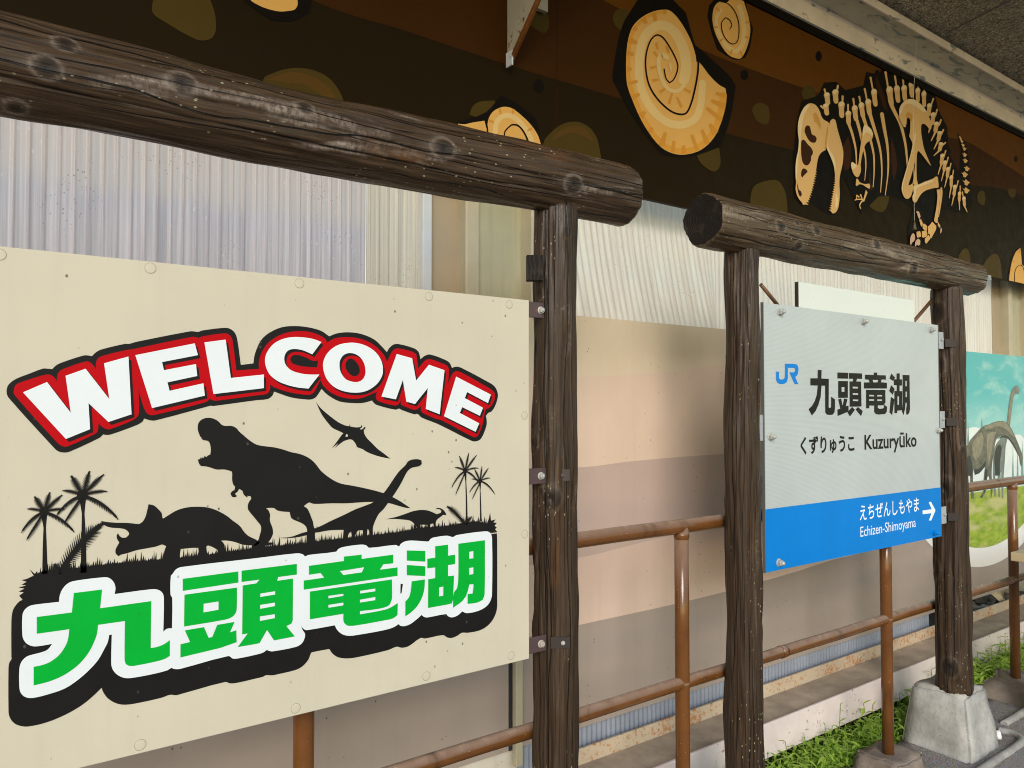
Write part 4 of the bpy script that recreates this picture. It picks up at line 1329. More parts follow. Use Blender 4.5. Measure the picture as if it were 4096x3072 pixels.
def palm(center, trunk_pts, widths, tips, fr):
    b = MB()
    y = YS - 0.0006
    c = pts(fr, '%f,%f' % center, YS)[0]
    tp = pts(fr, trunk_pts, YS)
    b.ribbon(tp, [w / 2.16 * 0.00052 * 1.0 for w in widths], y, ends=False)
    b.disc(c[0], c[1], 0.007 * widths[0] / 42, 0.009 * widths[0] / 42, y - 0.0001)
    for fi, (tx, ty, lf, wd) in enumerate(tips):
        t = pts(fr, '%f,%f' % (tx, ty), YS)[0]
        dz = 0.25 if t[1] > c[1] else 0.6
        frond(b, c, t, lf, wd * 0.000115, 19, y - 0.0002 - fi * 0.0004, dz)
    b.build('palm_silhouette', M['black'], ws)


palm((380, 1105), '380,1110 384,1190 386,1240 386,1400 388,1640', [44, 26, 16, 26, 36],
     [(300, 975, 0.05, 55), (428, 940, 0.06, 48), (530, 962, 0.05, 48), (552, 1082, 0.16, 40), (632, 1270, 0.22, 62), (237, 1078, 0.16, 36), (187, 1275, 0.3, 55), (232, 1340, 0.05, 52)], TW)
palm((712, 965), '712,970 716,1050 718,1120 722,1300 722,1630', [54, 32, 18, 30, 42],
     [(617, 797, 0.05, 66), (770, 758, 0.06, 56), (890, 785, 0.05, 56), (918, 927, 0.16, 48), (1010, 1158, 0.22, 74), (543, 920, 0.16, 44), (490, 1130, 0.3, 64), (560, 1190, 0.05, 58)], TW)
palm((1805, 752), '1805,755 1810,800 1812,840 1818,1000 1820,1215', [36, 22, 12, 18, 24],
     [(1757, 625, 0.05, 44), (1836, 598, 0.06, 36), (1900, 618, 0.05, 38), (1918, 727, 0.16, 30), (1925, 860, 0.25, 44), (1717, 720, 0.16, 30), (1687, 890, 0.3, 44), (1720, 950, 0.05, 40)], TC)
palm((1935, 838), '1935,840 1936,880 1936,920 1939,1020 1942,1185', [30, 18, 10, 16, 22],
     [(1888, 738, 0.05, 36), (1950, 712, 0.06, 30), (2004, 727, 0.05, 32), (2018, 812, 0.16, 26), (2058, 948, 0.25, 42), (1860, 820, 0.16, 24), (1840, 935, 0.3, 38), (1863, 990, 0.05, 34)], TC)
for fr, (sx_, sy_), ends in ((TW, (510, 1640), [(875, 1215, 0.16, 70, 26), (470, 1560, 0.0, 40, 10), (600, 1560, 0.1, 40, 10)]), (TC, (1800, 1210), [(1655, 1062, 0.14, 44, 18), (1860, 1150, 0.05, 30, 8), (1770, 1160, 0.0, 24, 8)])):
    b = MB()
    c = pts(fr, '%f,%f' % (sx_, sy_), YS)[0]
    for (tx, ty, lf, wd, n_) in ends:
        t = pts(fr, '%f,%f' % (tx, ty), YS)[0]
        frond(b, c, t, lf, wd * 0.00026, n_, YS - 0.0008, 0.0)
    b.build('fern_silhouette', M['black'], ws)

# --- rivet caps around the rim
caps = [(T(0, 1), -5, 540), (T(0, 1), 1300, 658), (T(1, 1), 375, 790), (T(1, 1), 1494, 904), (T(1, 1), 2187, 973), (T(2, 2), 107, 272), (T(2, 2), 110, 1297), (T(1, 3), 343, 1143), (T(1, 3), 1472, 865), (T(1, 3), 2205, 688), (T(0, 3), 1212, 1460)]
for fr, a_, c_ in caps:
    p = pts(fr, '%f,%f' % (a_, c_), YS)[0]
    b = MB()
    b.disc(p[0], p[1], 0.0108, 0.0108, YS - 0.0004, 1, 32)
    b.lathe((p[0], YS - 0.0004, p[1]), (0, -1, 0), [(0.0100, 0), (0.0098, 0.00025), (0.0094, 0.0003), (0.004, 0.00035)], 32, 0)
    b.build('rivet_cap', [M['cap'], M['capring']], ws)

# ------------------------------------------------------------------ station name sign
js = thing('station_sign', 'silver grey railway station name sign with blue lower band, black kanji and white arrow', 'sign', (2.94, YS, 1.44))
b = MB()
b.rbox(2.303, 3.572, YS + 0.0005, YS + 0.010, 0.975, 1.912, 0.001, 0)
b.build('sign_panel', M['jrpanel'], js)
for xe_ in (2.300, 3.5722):
    b = MB()
    b.box(xe_, xe_ + 0.0028, YS - 0.001, YS + 0.010, 0.974, 1.913)
    b.build('edge_strip', M['alu'], js)
b = MB()
b.flat([[(2.3032, 0.9755), (3.5718, 0.9755), (3.5718, 1.191), (2.3032, 1.193)]], YS - 0.0002)
b.build('blue_band', M['jrblue'], js)
b = MB()
b.flat([fig('192,258 227,260 228,330 240,348 265,353 290,340 297,310 297,163 420,168 445,180 458,215 455,270 440,305 420,322 457,408 412,405 350,265 395,268 415,262 420,240 418,222 400,215 333,213 332,330 325,370 305,395 270,407 235,405 205,385 192,350', CJ, sm=3)], YS - 0.0004)
b.build('railway_logo', M['jrblue'], js)
JK = [['690,238 736,240 733,340 822,345 820,685 835,695 850,680 850,557 897,592 895,700 890,745 870,772 835,777 800,772 780,745 778,428 735,425 725,560 700,650 665,730 620,783 580,708 620,670 655,610 680,530 690,425 602,423 602,338 688,338'],
      ['925,268 1053,272 1053,343 925,340'], ['935,370 1050,372 1050,572 935,572', '975,443 1010,443 1010,500 975,500'],
      ['935,590 970,580 985,660 990,658 1005,580 1045,588 1025,672 1058,665 1058,735 928,790 925,712 960,700'],
      ['1063,275 1220,280 1220,345 1160,343 1150,375 1208,378 1213,675 1072,678 1070,375 1110,375 1115,345 1063,343', '1108,437 1172,440 1172,460 1108,460', '1108,515 1174,517 1174,537 1108,535', '1110,590 1175,592 1175,612 1110,610'],
      ['1100,680 1135,715 1075,795 1045,745'], ['1170,680 1228,730 1208,790 1143,712'],
      ['1360,270 1400,270 1402,300 1503,303 1505,355 1455,352 1445,385 1517,392 1517,460 1243,460 1243,388 1310,387 1300,355 1255,350 1255,295 1360,298', '1345,357 1412,357 1405,387 1355,387'],
      ['1268,475 1498,478 1500,625 1480,660 1408,662 1408,690 1425,703 1465,700 1480,690 1485,652 1520,680 1515,740 1495,765 1420,772 1385,765 1365,740 1365,665 1308,663 1306,697 1268,697',
       '1305,535 1365,537 1365,555 1305,553', '1400,537 1460,537 1460,555 1400,555', '1305,588 1365,588 1365,607 1305,607', '1402,590 1460,590 1460,609 1402,609'],
      ['1570,280 1615,330 1592,370 1548,340'], ['1568,420 1610,465 1588,535 1545,490'], ['1565,560 1607,590 1580,780 1548,745'],
      ['1633,280 1670,280 1670,350 1697,352 1697,425 1668,425 1668,491 1700,493 1698,720 1640,725 1640,755 1607,755 1607,490 1635,490 1635,422 1600,420 1600,350 1633,350', '1643,555 1663,555 1663,655 1643,655'],
      ['1705,298 1787,300 1793,700 1785,750 1768,772 1748,770 1748,695 1755,660 1755,630 1740,630 1735,700 1715,780 1697,730 1705,640', '1738,368 1755,370 1755,435 1738,433', '1740,497 1757,497 1757,565 1740,562']]
b = MB()
for ch in JK:
    b.flat([fig(ch[0], CJ)] + [fig(h, CJ) for h in ch[1:]], YS - 0.0004)
b.build('kanji_name', M['text'], js)


def text_part(name, body, x0, x1, z0, z1, y, m, parent, off=0.0):
    cu = bpy.data.curves.new(name, 'FONT')
    cu.body = body
    cu.offset = off
    cu.resolution_u = 3
    o = bpy.data.objects.new(name + '_curve', cu)
    COL.objects.link(o)
    bpy.context.view_layer.update()
    dg = bpy.context.evaluated_depsgraph_get()
    me0 = o.evaluated_get(dg).to_mesh()
    V = [v.co.copy() for v in me0.vertices]
    F = [list(p.vertices) for p in me0.polygons]
    o.evaluated_get(dg).to_mesh_clear()
    bpy.data.objects.remove(o)
    bpy.data.curves.remove(cu)
    ax0, ax1 = min(v.x for v in V), max(v.x for v in V)
    ay0, ay1 = min(v.y for v in V), max(v.y for v in V)
    b = MB()
    vs_ = [(x0 + (v.x - ax0) / (ax1 - ax0) * (x1 - x0), y, z0 + (v.y - ay0) / (ay1 - ay0) * (z1 - z0)) for v in V]
    ff = []
    for f in F:
        a_, b_, c_ = (Vector((vs_[i][0], vs_[i][2])) for i in f[:3])
        ff.append(f if (b_ - a_).cross(c_ - a_) > 0 else f[::-1])
    b.add(vs_, ff)
    return b.build(name, m, parent)


def span(fr, l, r_, t, bt):
    """x range and z range from four pixels"""
    g_ = lambda q: pts(fr, '%f,%f' % q, YS)[0]
    return g_(l)[0], g_(r_)[0], g_(bt)[1], g_(t)[1]


text_part('kana_name', 'くずりゅうこ', *span(CJ, (484, 1130), (1128, 1100), (1090, 1010), (556, 1254)), YS - 0.0004, M['text'], js, 0.026)
text_part('latin_name', 'Kuzuryūko', *span(CJ, (1249, 1100), (1871, 1080), (1765, 984), (1628, 1224)), YS - 0.0004, M['text'], js, 0.018)
text_part('next_station_kana', 'えちぜんしもやま', *span(CK, (230, 770), (1602, 400), (1535, 232), (242, 774)), YS - 0.0004, M['jrwhite'], js, 0.010)
text_part('next_station_latin', 'Echizen-Shimoyama', *span(CK, (240, 1000), (1530, 900), (930, 797), (1232, 1040)), YS - 0.0004, M['jrwhite'], js, 0.0)
b = MB()
b.flat([fig('1830,340 1885,333 1990,530 1890,768 1835,770 1895,598 1690,622 1688,535 1900,505', CK)], YS - 0.0004)
b.build('direction_arrow', M['jrwhite'], js)
for fr, a_, c_ in ((T(3, 1), 100, 1037), (T(3, 1), 818, 1120), (T(3, 1), 1402, 1191), (T(3, 2), 18, 455), (T(3, 2), 1462, 400), (T(3, 2), 93, 1543), (T(3, 2), 1428, 1283)):
    p = pts(fr, '%f,%f' % (a_, c_), YS)[0]
    b = MB()
    hexbolt(b, (p[0], YS, p[1]), (0, -1, 0), 0.0115, 0.012, 0, 0.0145, True)
    b.build('bolt', M['jrblue'] if (a_ > 1400 and fr[1] > 1000 and c_ > 1200) else M['nut'], js)
for zb_ in (1.845, 1.49, 1.065):
    b = MB()
    b.rbox(3.5755, 3.628, YS + 0.002, YS + 0.006, zb_ - 0.038, zb_ + 0.038, 0.001)
    tb_ = b.build('mounting_tab', M['steel'], js)
    b = MB()
    th = R(-32)
    b.obox((3.662, YS - 0.012, zb_ - 0.01), (0.026 * math.cos(th), 0.026 * math.sin(th), 0), (0.002 * -math.sin(th), 0.002 * math.cos(th), 0), (0, 0, 0.018))
    b.build('strap', M['strap'], tb_)
    b = MB()
    hexbolt(b, (3.606, YS + 0.002, zb_ + 0.004), (0, -1, 0), 0.008, 0.007)
    b.build('bolt', M['nut'], tb_)
b = MB()
b.rbox(2.285, 2.300, YS + 0.004, YS + 0.03, 1.43, 1.52, 0.001)
b.build('mounting_tab', M['steel'], js)

bb = thing('blank_board', 'plain white board with no writing standing up behind the station name sign', 'board', (3.02, 1.7, 1.9))
b = MB()
b.rbox(2.588, 3.458, 1.697, 1.709, 1.83, 2.0185, 0.0015)
b.build('board_panel', M['blank'], bb)
b = MB()
b.box(2.5835, 2.5878, 1.699, 1.712, 1.83, 2.018)
b.build('board_frame', M['strap'], bb)
# ------------------------------------------------------------------ fossil mural above
YM = 2.25
mu = thing('fossil_mural', 'long dark brown mural of ammonites and a dinosaur skeleton under the canopy', 'mural', (3.0, YM, 2.9))
mc = {}
for nm, cc in (('dark', (0.0145, 0.008, 0.0009)), ('mid', (0.04, 0.0135, 0.0012)), ('light', (0.105, 0.036, 0.002)), ('ochre', (0.06, 0.038, 0.006)), ('ochre_hi', (0.085, 0.042, 0.007)), ('shell', (0.68, 0.37, 0.095)), ('pale', (0.7, 0.475, 0.185)),
               ('orange', (0.6, 0.26, 0.032)), ('rim', (0.66, 0.305, 0.045)), ('ink', (0.006, 0.004, 0.002)), ('bone', (0.68, 0.41, 0.15)), ('bone_hi', (0.76, 0.58, 0.3)), ('bone_sh', (0.56, 0.28, 0.06)), ('brown', (0.04, 0.013, 0.004)), ('claw', (0.6, 0.38, 0.24))):
    mc[nm] = paint('mural_' + nm, cc, 0.5, 0.06, 3.0, bump=0.35, spec=0.06)
ML = ['dark', 'mid', 'light', 'ochre', 'ochre_hi', 'shell', 'pale', 'orange', 'ink', 'bone', 'bone_hi', 'bone_sh', 'brown', 'claw', 'rim']
MM = [mc[n_] for n_ in ML]
IX = {n_: i for i, n_ in enumerate(ML)}
ZM0, ZM1 = 2.414, 3.497
b = MB()
b.box(-3.0, 9.5, YM, YM + 0.02, ZM0, ZM1 + 0.04, IX['dark'])


def clipz(lp, lo=ZM0 + 0.001, hi=ZM1 - 0.001):
    """clip a loop to the board height (Sutherland-Hodgman)"""
    for lim, keep in ((lo, lambda z: z >= lo), (hi, lambda z: z <= hi)):
        out = []
        for i in range(len(lp)):
            p, q = lp[i - 1], lp[i]
            a_, c_ = keep(p[1]), keep(q[1])
            if a_ != c_:
                t = (lim - p[1]) / (q[1] - p[1])
                out.append((p[0] + (q[0] - p[0]) * t, lim))
            if c_:
                out.append(q)
        lp = out
    return lp


def mfig(bb_, s_, fr, mat_, lift, sm=3, corner=50, holes=()):
    lp = pts(fr, s_, YM)
    lp = clipz(smooth(lp, sm, corner) if sm else lp)
    if len(lp) > 2:
        bb_.flat([lp] + [smooth(pts(fr, h, YM), 3) for h in holes], YM - lift, IX[mat_])


T20, T10, T00, T30, T31 = T(2, 0), T(1, 0), T(0, 0), T(3, 0), T(3, 1)
# earth layers: one boundary for the mid band, one for the light band
lowb = [(-3.0, 3.42)] + [(p.x, p.z) for p in [P(1024 + 480 * k, 0, YM), P(1024 + 1300 * k, 270 * k, YM), P(2048, 572 * k, YM), P(2048 + 960 * k, 860 * k, YM), P(2048 + 1850 * k, 1150 * k, YM), P(3072, 1245 * k, YM), P(3072 + 700 * k, 1400 * k, YM),
                                              P(3072 + 1500 * k, 1570 * k, YM), P(3072 + 2212 * k, (1659 + 40) * k, YM)]] + [(9.5, 2.62)]
upb = [(p.x, p.z) for p in [P(2048 + 500 * k, -160 * k, YM), P(2048 + 780 * k, 0, YM), P(2048 + 1100 * k, 160 * k, YM), P(2048 + 1640 * k, 430 * k, YM), P(2048 + 2212 * k, 655 * k, YM), P(3072 + 290 * k, 755 * k, YM), P(3072 + 900 * k, 960 * k, YM),
                            P(3072 + 1550 * k, 1185 * k, YM), P(3072 + 1700 * k, 1215 * k, YM), P(3072 + 1900 * k, 1330 * k, YM), P(3072 + 2212 * k, 1530 * k, YM)]] + [(9.5, 2.80)]
b.flat([clipz(smooth(lowb, 6, 70, False) + [(9.5, 3.6), (-3.0, 3.6)])], YM - 0.0006, IX['mid'])
b.flat([clipz(smooth(upb, 6, 70, False) + [(9.5, 3.6), (upb[0][0], 3.6)])], YM - 0.0012, IX['light'])
b.build('mural_board', MM, mu)
b = MB()
b.box(-3.0, 9.5, YM - 0.012, YM - 0.0002, ZM1 - 0.042, ZM1 + 0.001)
b.build('dark_top_strip', mc['ink'], mu)

for px_ in (2226,):
    sx0 = P(px_, 300, YM).x
    b = MB()
    b.box(sx0 - 0.0012, sx0 + 0.0012, YM - 0.0016, YM - 0.0002, ZM0 + 0.002, ZM1 - 0.044)
    b.build('board_seam', mc['brown'], mu)

# rounded stones in the soil
ST = [(T00, '1340,-60 1310,70 1330,130 1420,190 1550,270 1700,345 1780,350 1840,320 1865,240 1850,100 1790,-60'), (T10, '60,690 130,640 250,600 370,588 500,610 620,670 700,760 750,862 770,1000 60,1000'),
      (T10, '1840,990 1870,920 1930,880 2055,870 2100,920 2060,1000 1960,1030'), (T20, '130,80 200,60 290,90 318,180 310,250 280,285 230,270 120,195'), (T20, '865,160 890,100 950,75 1010,100 1000,200 935,265 890,220'),
      (T20, '265,1250 330,1150 430,1075 550,1052 650,1090 720,1170 750,1270 770,1390 770,1500 300,1500'), (T20, '1595,1345 1785,1275 1800,1400 1780,1460 1740,1482 1680,1455 1620,1400'),
      (T20, '2070,960 2090,910 2150,888 2212,920 2225,1000 2212,1060 2180,1075 2110,1040'), (T20, '2065,1659 2100,1600 2212,1560 2300,1565 2350,1640 2370,1720 2380,1830 2050,1830'), (T30, '285,800 310,755 350,738 400,765 412,840 340,862 300,850'),
      (T31, '830,-20 835,50 870,120 950,170 1000,165 1035,100 1045,40 1000,-20'), (CE, '1690,150 1730,60 1810,10 1870,60 1885,200 1860,330 1810,340 1720,260'), (CF, '1020,640 1080,480 1160,415 1215,450 1240,550 1250,700 1240,760 1020,760'),
      (CF, '1460,740 1560,590 1680,510 1750,550 1790,680 1810,900 1815,960 1480,960'), (T31, '2065,-20 2075,20 2100,48 2130,45 2140,0 2135,-30')]
for i, (fr, s_) in enumerate(ST):
    b = MB()
    mfig(b, s_, fr, 'ochre', 0.0018)
    if i == 1:
        mfig(b, '110,690 200,645 330,625 450,650 560,700 650,790 690,860 600,860 520,790 400,730 280,720', T10, 'ochre_hi', 0.0022)
    if i == 5:
        mfig(b, '330,1210 420,1120 540,1085 630,1115 690,1190 700,1230 600,1170 500,1150 420,1180', T20, 'ochre_hi', 0.0022)
    b.build('painted_stone', MM, mu)
for fr, cx_, cy_, rx, ry in ((T20, 228, 745, 46, 58), (T20, 2005, 648, 33, 44), (T30, 435, 487, 27, 45), (T30, 942, 640, 22, 37), (T30, 2140, 1375, 14, 27), (T30, 440, 1560, 34, 60)):
    s_ = ' '.join('%f,%f' % (cx_ + rx * math.cos(2 * math.pi * j / 10), cy_ + ry * math.sin(2 * math.pi * j / 10)) for j in range(10))
    b = MB()
    mfig(b, s_, fr, 'ink', 0.0018)
    b.build('painted_spot', MM, mu)


def mstroke(bb_, s_, fr, w, mat_, lift, sm=5, ends=True):
    """stroke whose width is given in tile pixels: number or (start, end)"""
    raw = [tuple(map(float, q.split(','))) for q in s_.split()]
    lp = [Vector(p) for p in smooth(raw, sm, 75, False)]
    n_ = len(lp)
    w0, w1 = w if isinstance(w, (tuple, list)) else (w, w)
    L_, R_ = [], []
    for i, p in enumerate(lp):
        t = (lp[min(i + 1, n_ - 1)] - lp[max(i - 1, 0)]).normalized()
        nn = Vector((-t.y, t.x)) * ((w0 + (w1 - w0) * i / (n_ - 1)) / 2)
        L_.append(p + nn)
        R_.append(p - nn)
    pj_ = lambda q: P(fr[0] + q.x / fr[2], fr[1] + q.y / fr[2], YM)
    vs_ = [(c.x, YM - lift, min(max(c.z, ZM0), ZM1)) for c in [pj_(q) for q in L_ + R_]]
    bb_.add(vs_, [(i, i + 1, i + 1 + n_, i + n_) for i in range(n_ - 1)], IX[mat_])
    if ends:
        for e, o_, ww in ((0, 1, w0), (n_ - 1, n_ - 2, w1)):
            d = (lp[e] - lp[o_]).normalized()
            nn = Vector((-d.y, d.x))
            arc = [pj_(lp[e] + (nn * math.cos(j * math.pi / 6) + d * math.sin(j * math.pi / 6)) * (ww / 2)) for j in range(7)]
            bb_.flat([clipz([(c.x, c.z) for c in arc])], YM - lift, IX[mat_])


# ammonites
def ammonite(back, shell, band, bandw, spiral, spw, fr, rays=0, extra=None, rim=None):
    b = MB()
    mfig(b, back, fr, 'ink', 0.0020, 3, 25)
    mfig(b, shell, fr, 'shell', 0.0026)
    if rim:
        mstroke(b, rim[0], fr, rim[1], 'rim', 0.0029, 4)
    if band:
        mstroke(b, band, fr, bandw, 'pale', 0.0032, 5)
    for rr_ in (rays or []):
        mstroke(b, rr_[0], fr, rr_[1], 'orange', 0.0037, 2, False)
    if extra:
        for e in extra:
            mstroke(b, e[0], fr, e[1], e[2], 0.0041)
    mstroke(b, spiral, fr, spw, 'ink', 0.0046)
    b.build('ammonite_picture', MM, mu)


rays = []
# worn orange rim blotches following the big shell's outer whorl
OUT = [(1320, 90), (1220, 108), (1125, 158), (1045, 238), (1006, 345), (992, 460), (990, 600), (998, 725), (1038, 845), (1106, 1005), (1186, 1142), (1286, 1262), (1384, 1316), (1480, 1328), (1596, 1300), (1684, 1242), (1752, 1156), (1802, 1036), (1832, 920), (1840, 830)]
INN = [(1300, 190), (1240, 205), (1180, 240), (1120, 300), (1090, 380), (1075, 480), (1072, 600), (1090, 700), (1120, 800), (1180, 930), (1240, 1030), (1330, 1110), (1400, 1150), (1470, 1160), (1540, 1140), (1610, 1060), (1650, 980), (1660, 920), (1668, 850), (1680, 790)]
for i, (o_, n_) in enumerate(zip(OUT, INN)):
    t = 0.35 + 0.6 * ((i * 37) % 10) / 10
    q = (o_[0] + (n_[0] - o_[0]) * t, o_[1] + (n_[1] - o_[1]) * t)
    rays.append(('%f,%f %f,%f' % (o_[0], o_[1], q[0], q[1]), (30 + (i * 13) % 30, 26)))
for s_ in ('1205,700 1260,690', '1190,590 1245,580', '1240,370 1255,430', '1270,800 1330,760', '1350,900 1380,800', '1460,930 1420,840', '1540,800 1480,770', '1330,400 1350,460', '1220,450 1250,490'):
    rays.append((s_, (26, 16)))
ammonite('1110,-40 1370,-20 1500,110 1560,330 1580,390 1640,440 1880,660 1930,740 1890,1000 1800,1270 1600,1340 1450,1360 1300,1340 1200,1230 1050,1020 960,870 870,700 865,650 920,330 960,200 1000,130',
         '1320,85 1370,100 1430,160 1490,250 1545,360 1580,470 1590,540 1605,530 1640,570 1700,650 1780,730 1840,765 1848,820 1840,920 1810,1040 1760,1160 1690,1250 1600,1310 1480,1338 1380,1325 1280,1270 1180,1150 1100,1010 1030,850 990,730 983,600 985,460 1000,340 1040,230 1120,150 1220,100',
         '1640,720 1625,900 1575,1030 1460,1080 1340,1060 1225,970 1135,830 1095,680 1095,520 1120,370 1180,270 1280,220 1370,255 1440,340 1485,460 1498,590 1480,690', (60, 92),
         '1605,530 1598,640 1572,780 1540,900 1500,978 1450,990 1380,970 1300,910 1230,830 1180,740 1155,640 1148,520 1165,420 1200,340 1250,305 1300,330 1350,400 1395,480 1425,560 1420,620 1390,690 1355,718 1325,680 1308,600', (16, 10),
         T20, rays, [('1330,500 1290,470 1260,520 1275,640 1330,760 1420,790 1480,740', (40, 30), 'pale'), ('1370,620 1360,560', (10, 24), 'pale')], (' '.join('%f,%f' % (o_[0] + (n_[0] - o_[0]) * 0.12, o_[1] + (n_[1] - o_[1]) * 0.12) for o_, n_ in zip(OUT, INN)), (26, 62)))
ammonite('1760,-20 2010,-20 2040,130 2080,250 2050,420 2010,500 1940,520 1880,500 1770,430 1720,280 1685,140 1700,50', '1790,17 1850,25 1895,-15 1990,-15 2010,50 2045,170 2055,280 2030,400 1980,500 1930,505 1860,470 1790,370 1740,250 1728,150 1745,60',
         '1960,60 1990,170 2000,280 1985,390 1930,450 1860,410 1800,330 1765,240 1765,150 1800,90', (44, 30), '1790,14 1860,35 1920,105 1950,190 1955,280 1940,360 1900,383 1850,350 1812,280 1805,200 1838,155 1870,172 1893,220 1875,255', (8, 7), T20,
         [('2045,190 2010,200', (18, 12)), ('2040,330 2005,320', (18, 12)), ('1985,490 1965,440', (18, 12)), ('1880,475 1895,430', (18, 12)), ('1790,360 1820,335', (18, 12)), ('1742,240 1775,235', (18, 12)), ('1760,70 1790,100', (18, 12))])
ammonite('1735,1060 1985,970 2110,825 2212,870 2312,940 2412,1020 2442,1120 2457,1250 2212,1420 1800,1420', '1742,1070 1800,1075 1870,1060 1970,1045 1985,1100 2000,1150 2000,1050 2040,970 2110,930 2160,925 2212,940 2292,1000 2372,1080 2432,1170 2462,1265 2400,1400 2000,1400 1740,1300',
         '2060,1150 2080,1050 2150,1000 2230,1020 2310,1100 2370,1200 2390,1300', 44, '2140,1190 2145,1140 2180,1100 2212,1080 2262,1090 2312,1150 2352,1240', (10, 14), T10, [('2100,940 2110,990', (20, 12)), ('2220,945 2215,985', (20, 12)), ('2380,1110 2340,1130', (20, 12)), ('2010,1040 2050,1060', (20, 12))],
         [('1985,1050 1992,1100 1998,1160', (10, 14), 'ink')])
ammonite('1920,980 1940,800 1985,600 2050,460 2140,395 2165,500 2180,690 2240,760 2300,1000 2300,1100 1925,1100', '1940,970 1960,800 2000,620 2060,480 2140,410 2152,500 2167,700 2212,755 2260,880 2290,1060 1940,1060', None, 0,
         '2032,1010 2040,830 2085,740 2150,712 2190,770 2212,880 2220,1000', (10, 8), CF, [('2000,640 2030,650', (16, 10)), ('1965,800 2000,805', (16, 10)), ('2140,430 2110,500', (16, 10))])

ammonite('-110,-60 480,-60 480,10 455,110 340,178 240,185 140,180 40,120 -100,10', '-80,-60 345,-60 357,20 355,52 330,86 270,98 200,102 100,80 20,48 -60,-5', None, 0, '300,-60 310,-40 320,-20', (8, 8), T10)

# dinosaur skeleton
b = MB()
mfig(b, '240,1100 270,950 290,870 430,830 480,715 590,708 665,780 820,740 845,622 930,640 960,650 985,560 1000,500 1430,770 1465,940 1545,1100 1555,1250 1650,1500 1665,1300 1632,1150 1690,1210 1730,1350 1745,1659 1760,1760 1700,1850 1500,1800 1480,1950 1400,2100 1210,2140 1200,1990 1250,1800 1100,1700 950,1700 '
       '800,1850 740,1720 640,1500 620,1800 570,1860 510,1850 370,1750 290,1780 220,1700 215,1400', T30, 'ink', 0.0024, 2, 25)
for s_ in ('640,1290 690,1180 715,1300 700,1450 660,1480', '1060,1180 1095,1300 1110,1450 1080,1560 1060,1400', '930,640 960,720 1010,860 1028,970 990,920 950,800 925,700', '870,1480 885,1560 900,1640 870,1650', '1640,1480 1560,1330 1600,1300 1650,1420'):
    mfig(b, s_, T30, 'brown', 0.0028)
LIFT = [0.0034]


def bone(s_, fr, mat_='bone', sm=3, corner=55):
    LIFT[0] += 0.00004
    mfig(b, s_, fr, mat_, LIFT[0], sm, corner)


def bstroke(s_, fr, w, mat_='bone', sm=4):
    LIFT[0] += 0.00004
    mstroke(b, s_, fr, w, mat_, LIFT[0], sm)


def vert(fr, st, sb, bt, bbm, w, tail=None):
    """one vertebra: spine stick, rounded body, optional thin lower spike"""
    bstroke('%f,%f %f,%f' % (st + sb), fr, (w * 0.32, w * 0.24))
    d = Vector((bbm[0] - bt[0], bbm[1] - bt[1]))
    n_ = Vector((-d.y, d.x)).normalized() * (w / 2)
    q = lambda t, s1: (bt[0] + d.x * t + n_.x * s1, bt[1] + d.y * t + n_.y * s1)
    lp = [q(0.0, 0.55), q(0.16, 1.0), q(0.45, 0.78), q(0.72, 0.8), q(0.93, 0.6), q(1.0, 0.0), q(0.93, -0.62), q(0.7, -0.72), q(0.42, -0.72), q(0.14, -1.0), q(-0.02, -0.5)]
    bone(' '.join('%f,%f' % p_ for p_ in lp), fr)
    hp = [q(0.0, 0.5), q(0.14, 0.85), q(0.3, 0.3), q(0.2, -0.4), q(0.1, -0.85), q(-0.01, -0.45)]
    bone(' '.join('%f,%f' % p_ for p_ in hp), fr, 'bone_hi')
    if tail:
        e = q(0.93, 0.0)
        bstroke('%f,%f %f,%f' % (e + tail), fr, (w * 0.4, w * 0.16))


# ribs first, then vertebrae over them
for s_, w in (('1395,1300 1460,1480 1530,1750 1560,1950 1567,2200', (66, 26)), ('1580,1230 1650,1500 1700,1750 1760,2000 1775,2250 1750,2555', (70, 14)), ('1720,1160 1830,1500 1900,1750 1950,2000 1958,2350 1935,2705', (76, 16)),
              ('1870,1110 1960,1400 2050,1700 2110,2000 2128,2400 2100,2815', (80, 16))):
    bstroke(s_, CA, w)
bstroke('140,1090 200,1450 255,1750 280,2100 268,2450 212,2885', CB, (84, 16))
bstroke('350,890 430,1060 530,1260 605,1500 665,1800 695,2100 705,2240', CB, (84, 36))
for a_ in (((860, 545), (885, 640), (905, 622), (945, 890), 140), ((1155, 465), (1130, 590), (1095, 555), (1120, 862), 150), ((785, 915), (830, 965), (880, 865), (920, 1120), 140), ((1260, 700), (1255, 840), (1232, 822), (1242, 1178), 150), ((1378, 885), (1380, 1035), (1383, 1028), (1395, 1330), 136),
           ((1495, 755), (1515, 915), (1520, 908), (1560, 1250), 140), ((1625, 708), (1655, 850), (1665, 842), (1718, 1180), 136), ((1745, 535), (1795, 775), (1815, 768), (1860, 1130), 142), ((1875, 285), (1925, 550), (1945, 545), (1990, 930), 140)):
    vert(CA, *a_)
for a_ in (((215, 165), (270, 505), (295, 492), (350, 912), 158), ((420, 225), (455, 475), (460, 468), (500, 845), 140), ((603, 310), (612, 465), (620, 462), (650, 812), 136), ((785, 395), (790, 470), (782, 385), (802, 730), 132), ((935, 480), (945, 550), (926, 522), (930, 830), 116), ((1072, 545), (1075, 610), (1062, 592), (1070, 938), 112),
           ((1270, 750), (1222, 890), (1190, 862), (1165, 1140), 118), ((1352, 995), (1315, 1135), (1272, 1062), (1248, 1330), 120), ((1435, 1225), (1400, 1335), (1350, 1268), (1310, 1510), 126, (1222, 1680)), ((1490, 1440), (1455, 1525), (1425, 1475), (1372, 1690), 118, (1282, 1865))):
    vert(CB, *a_)
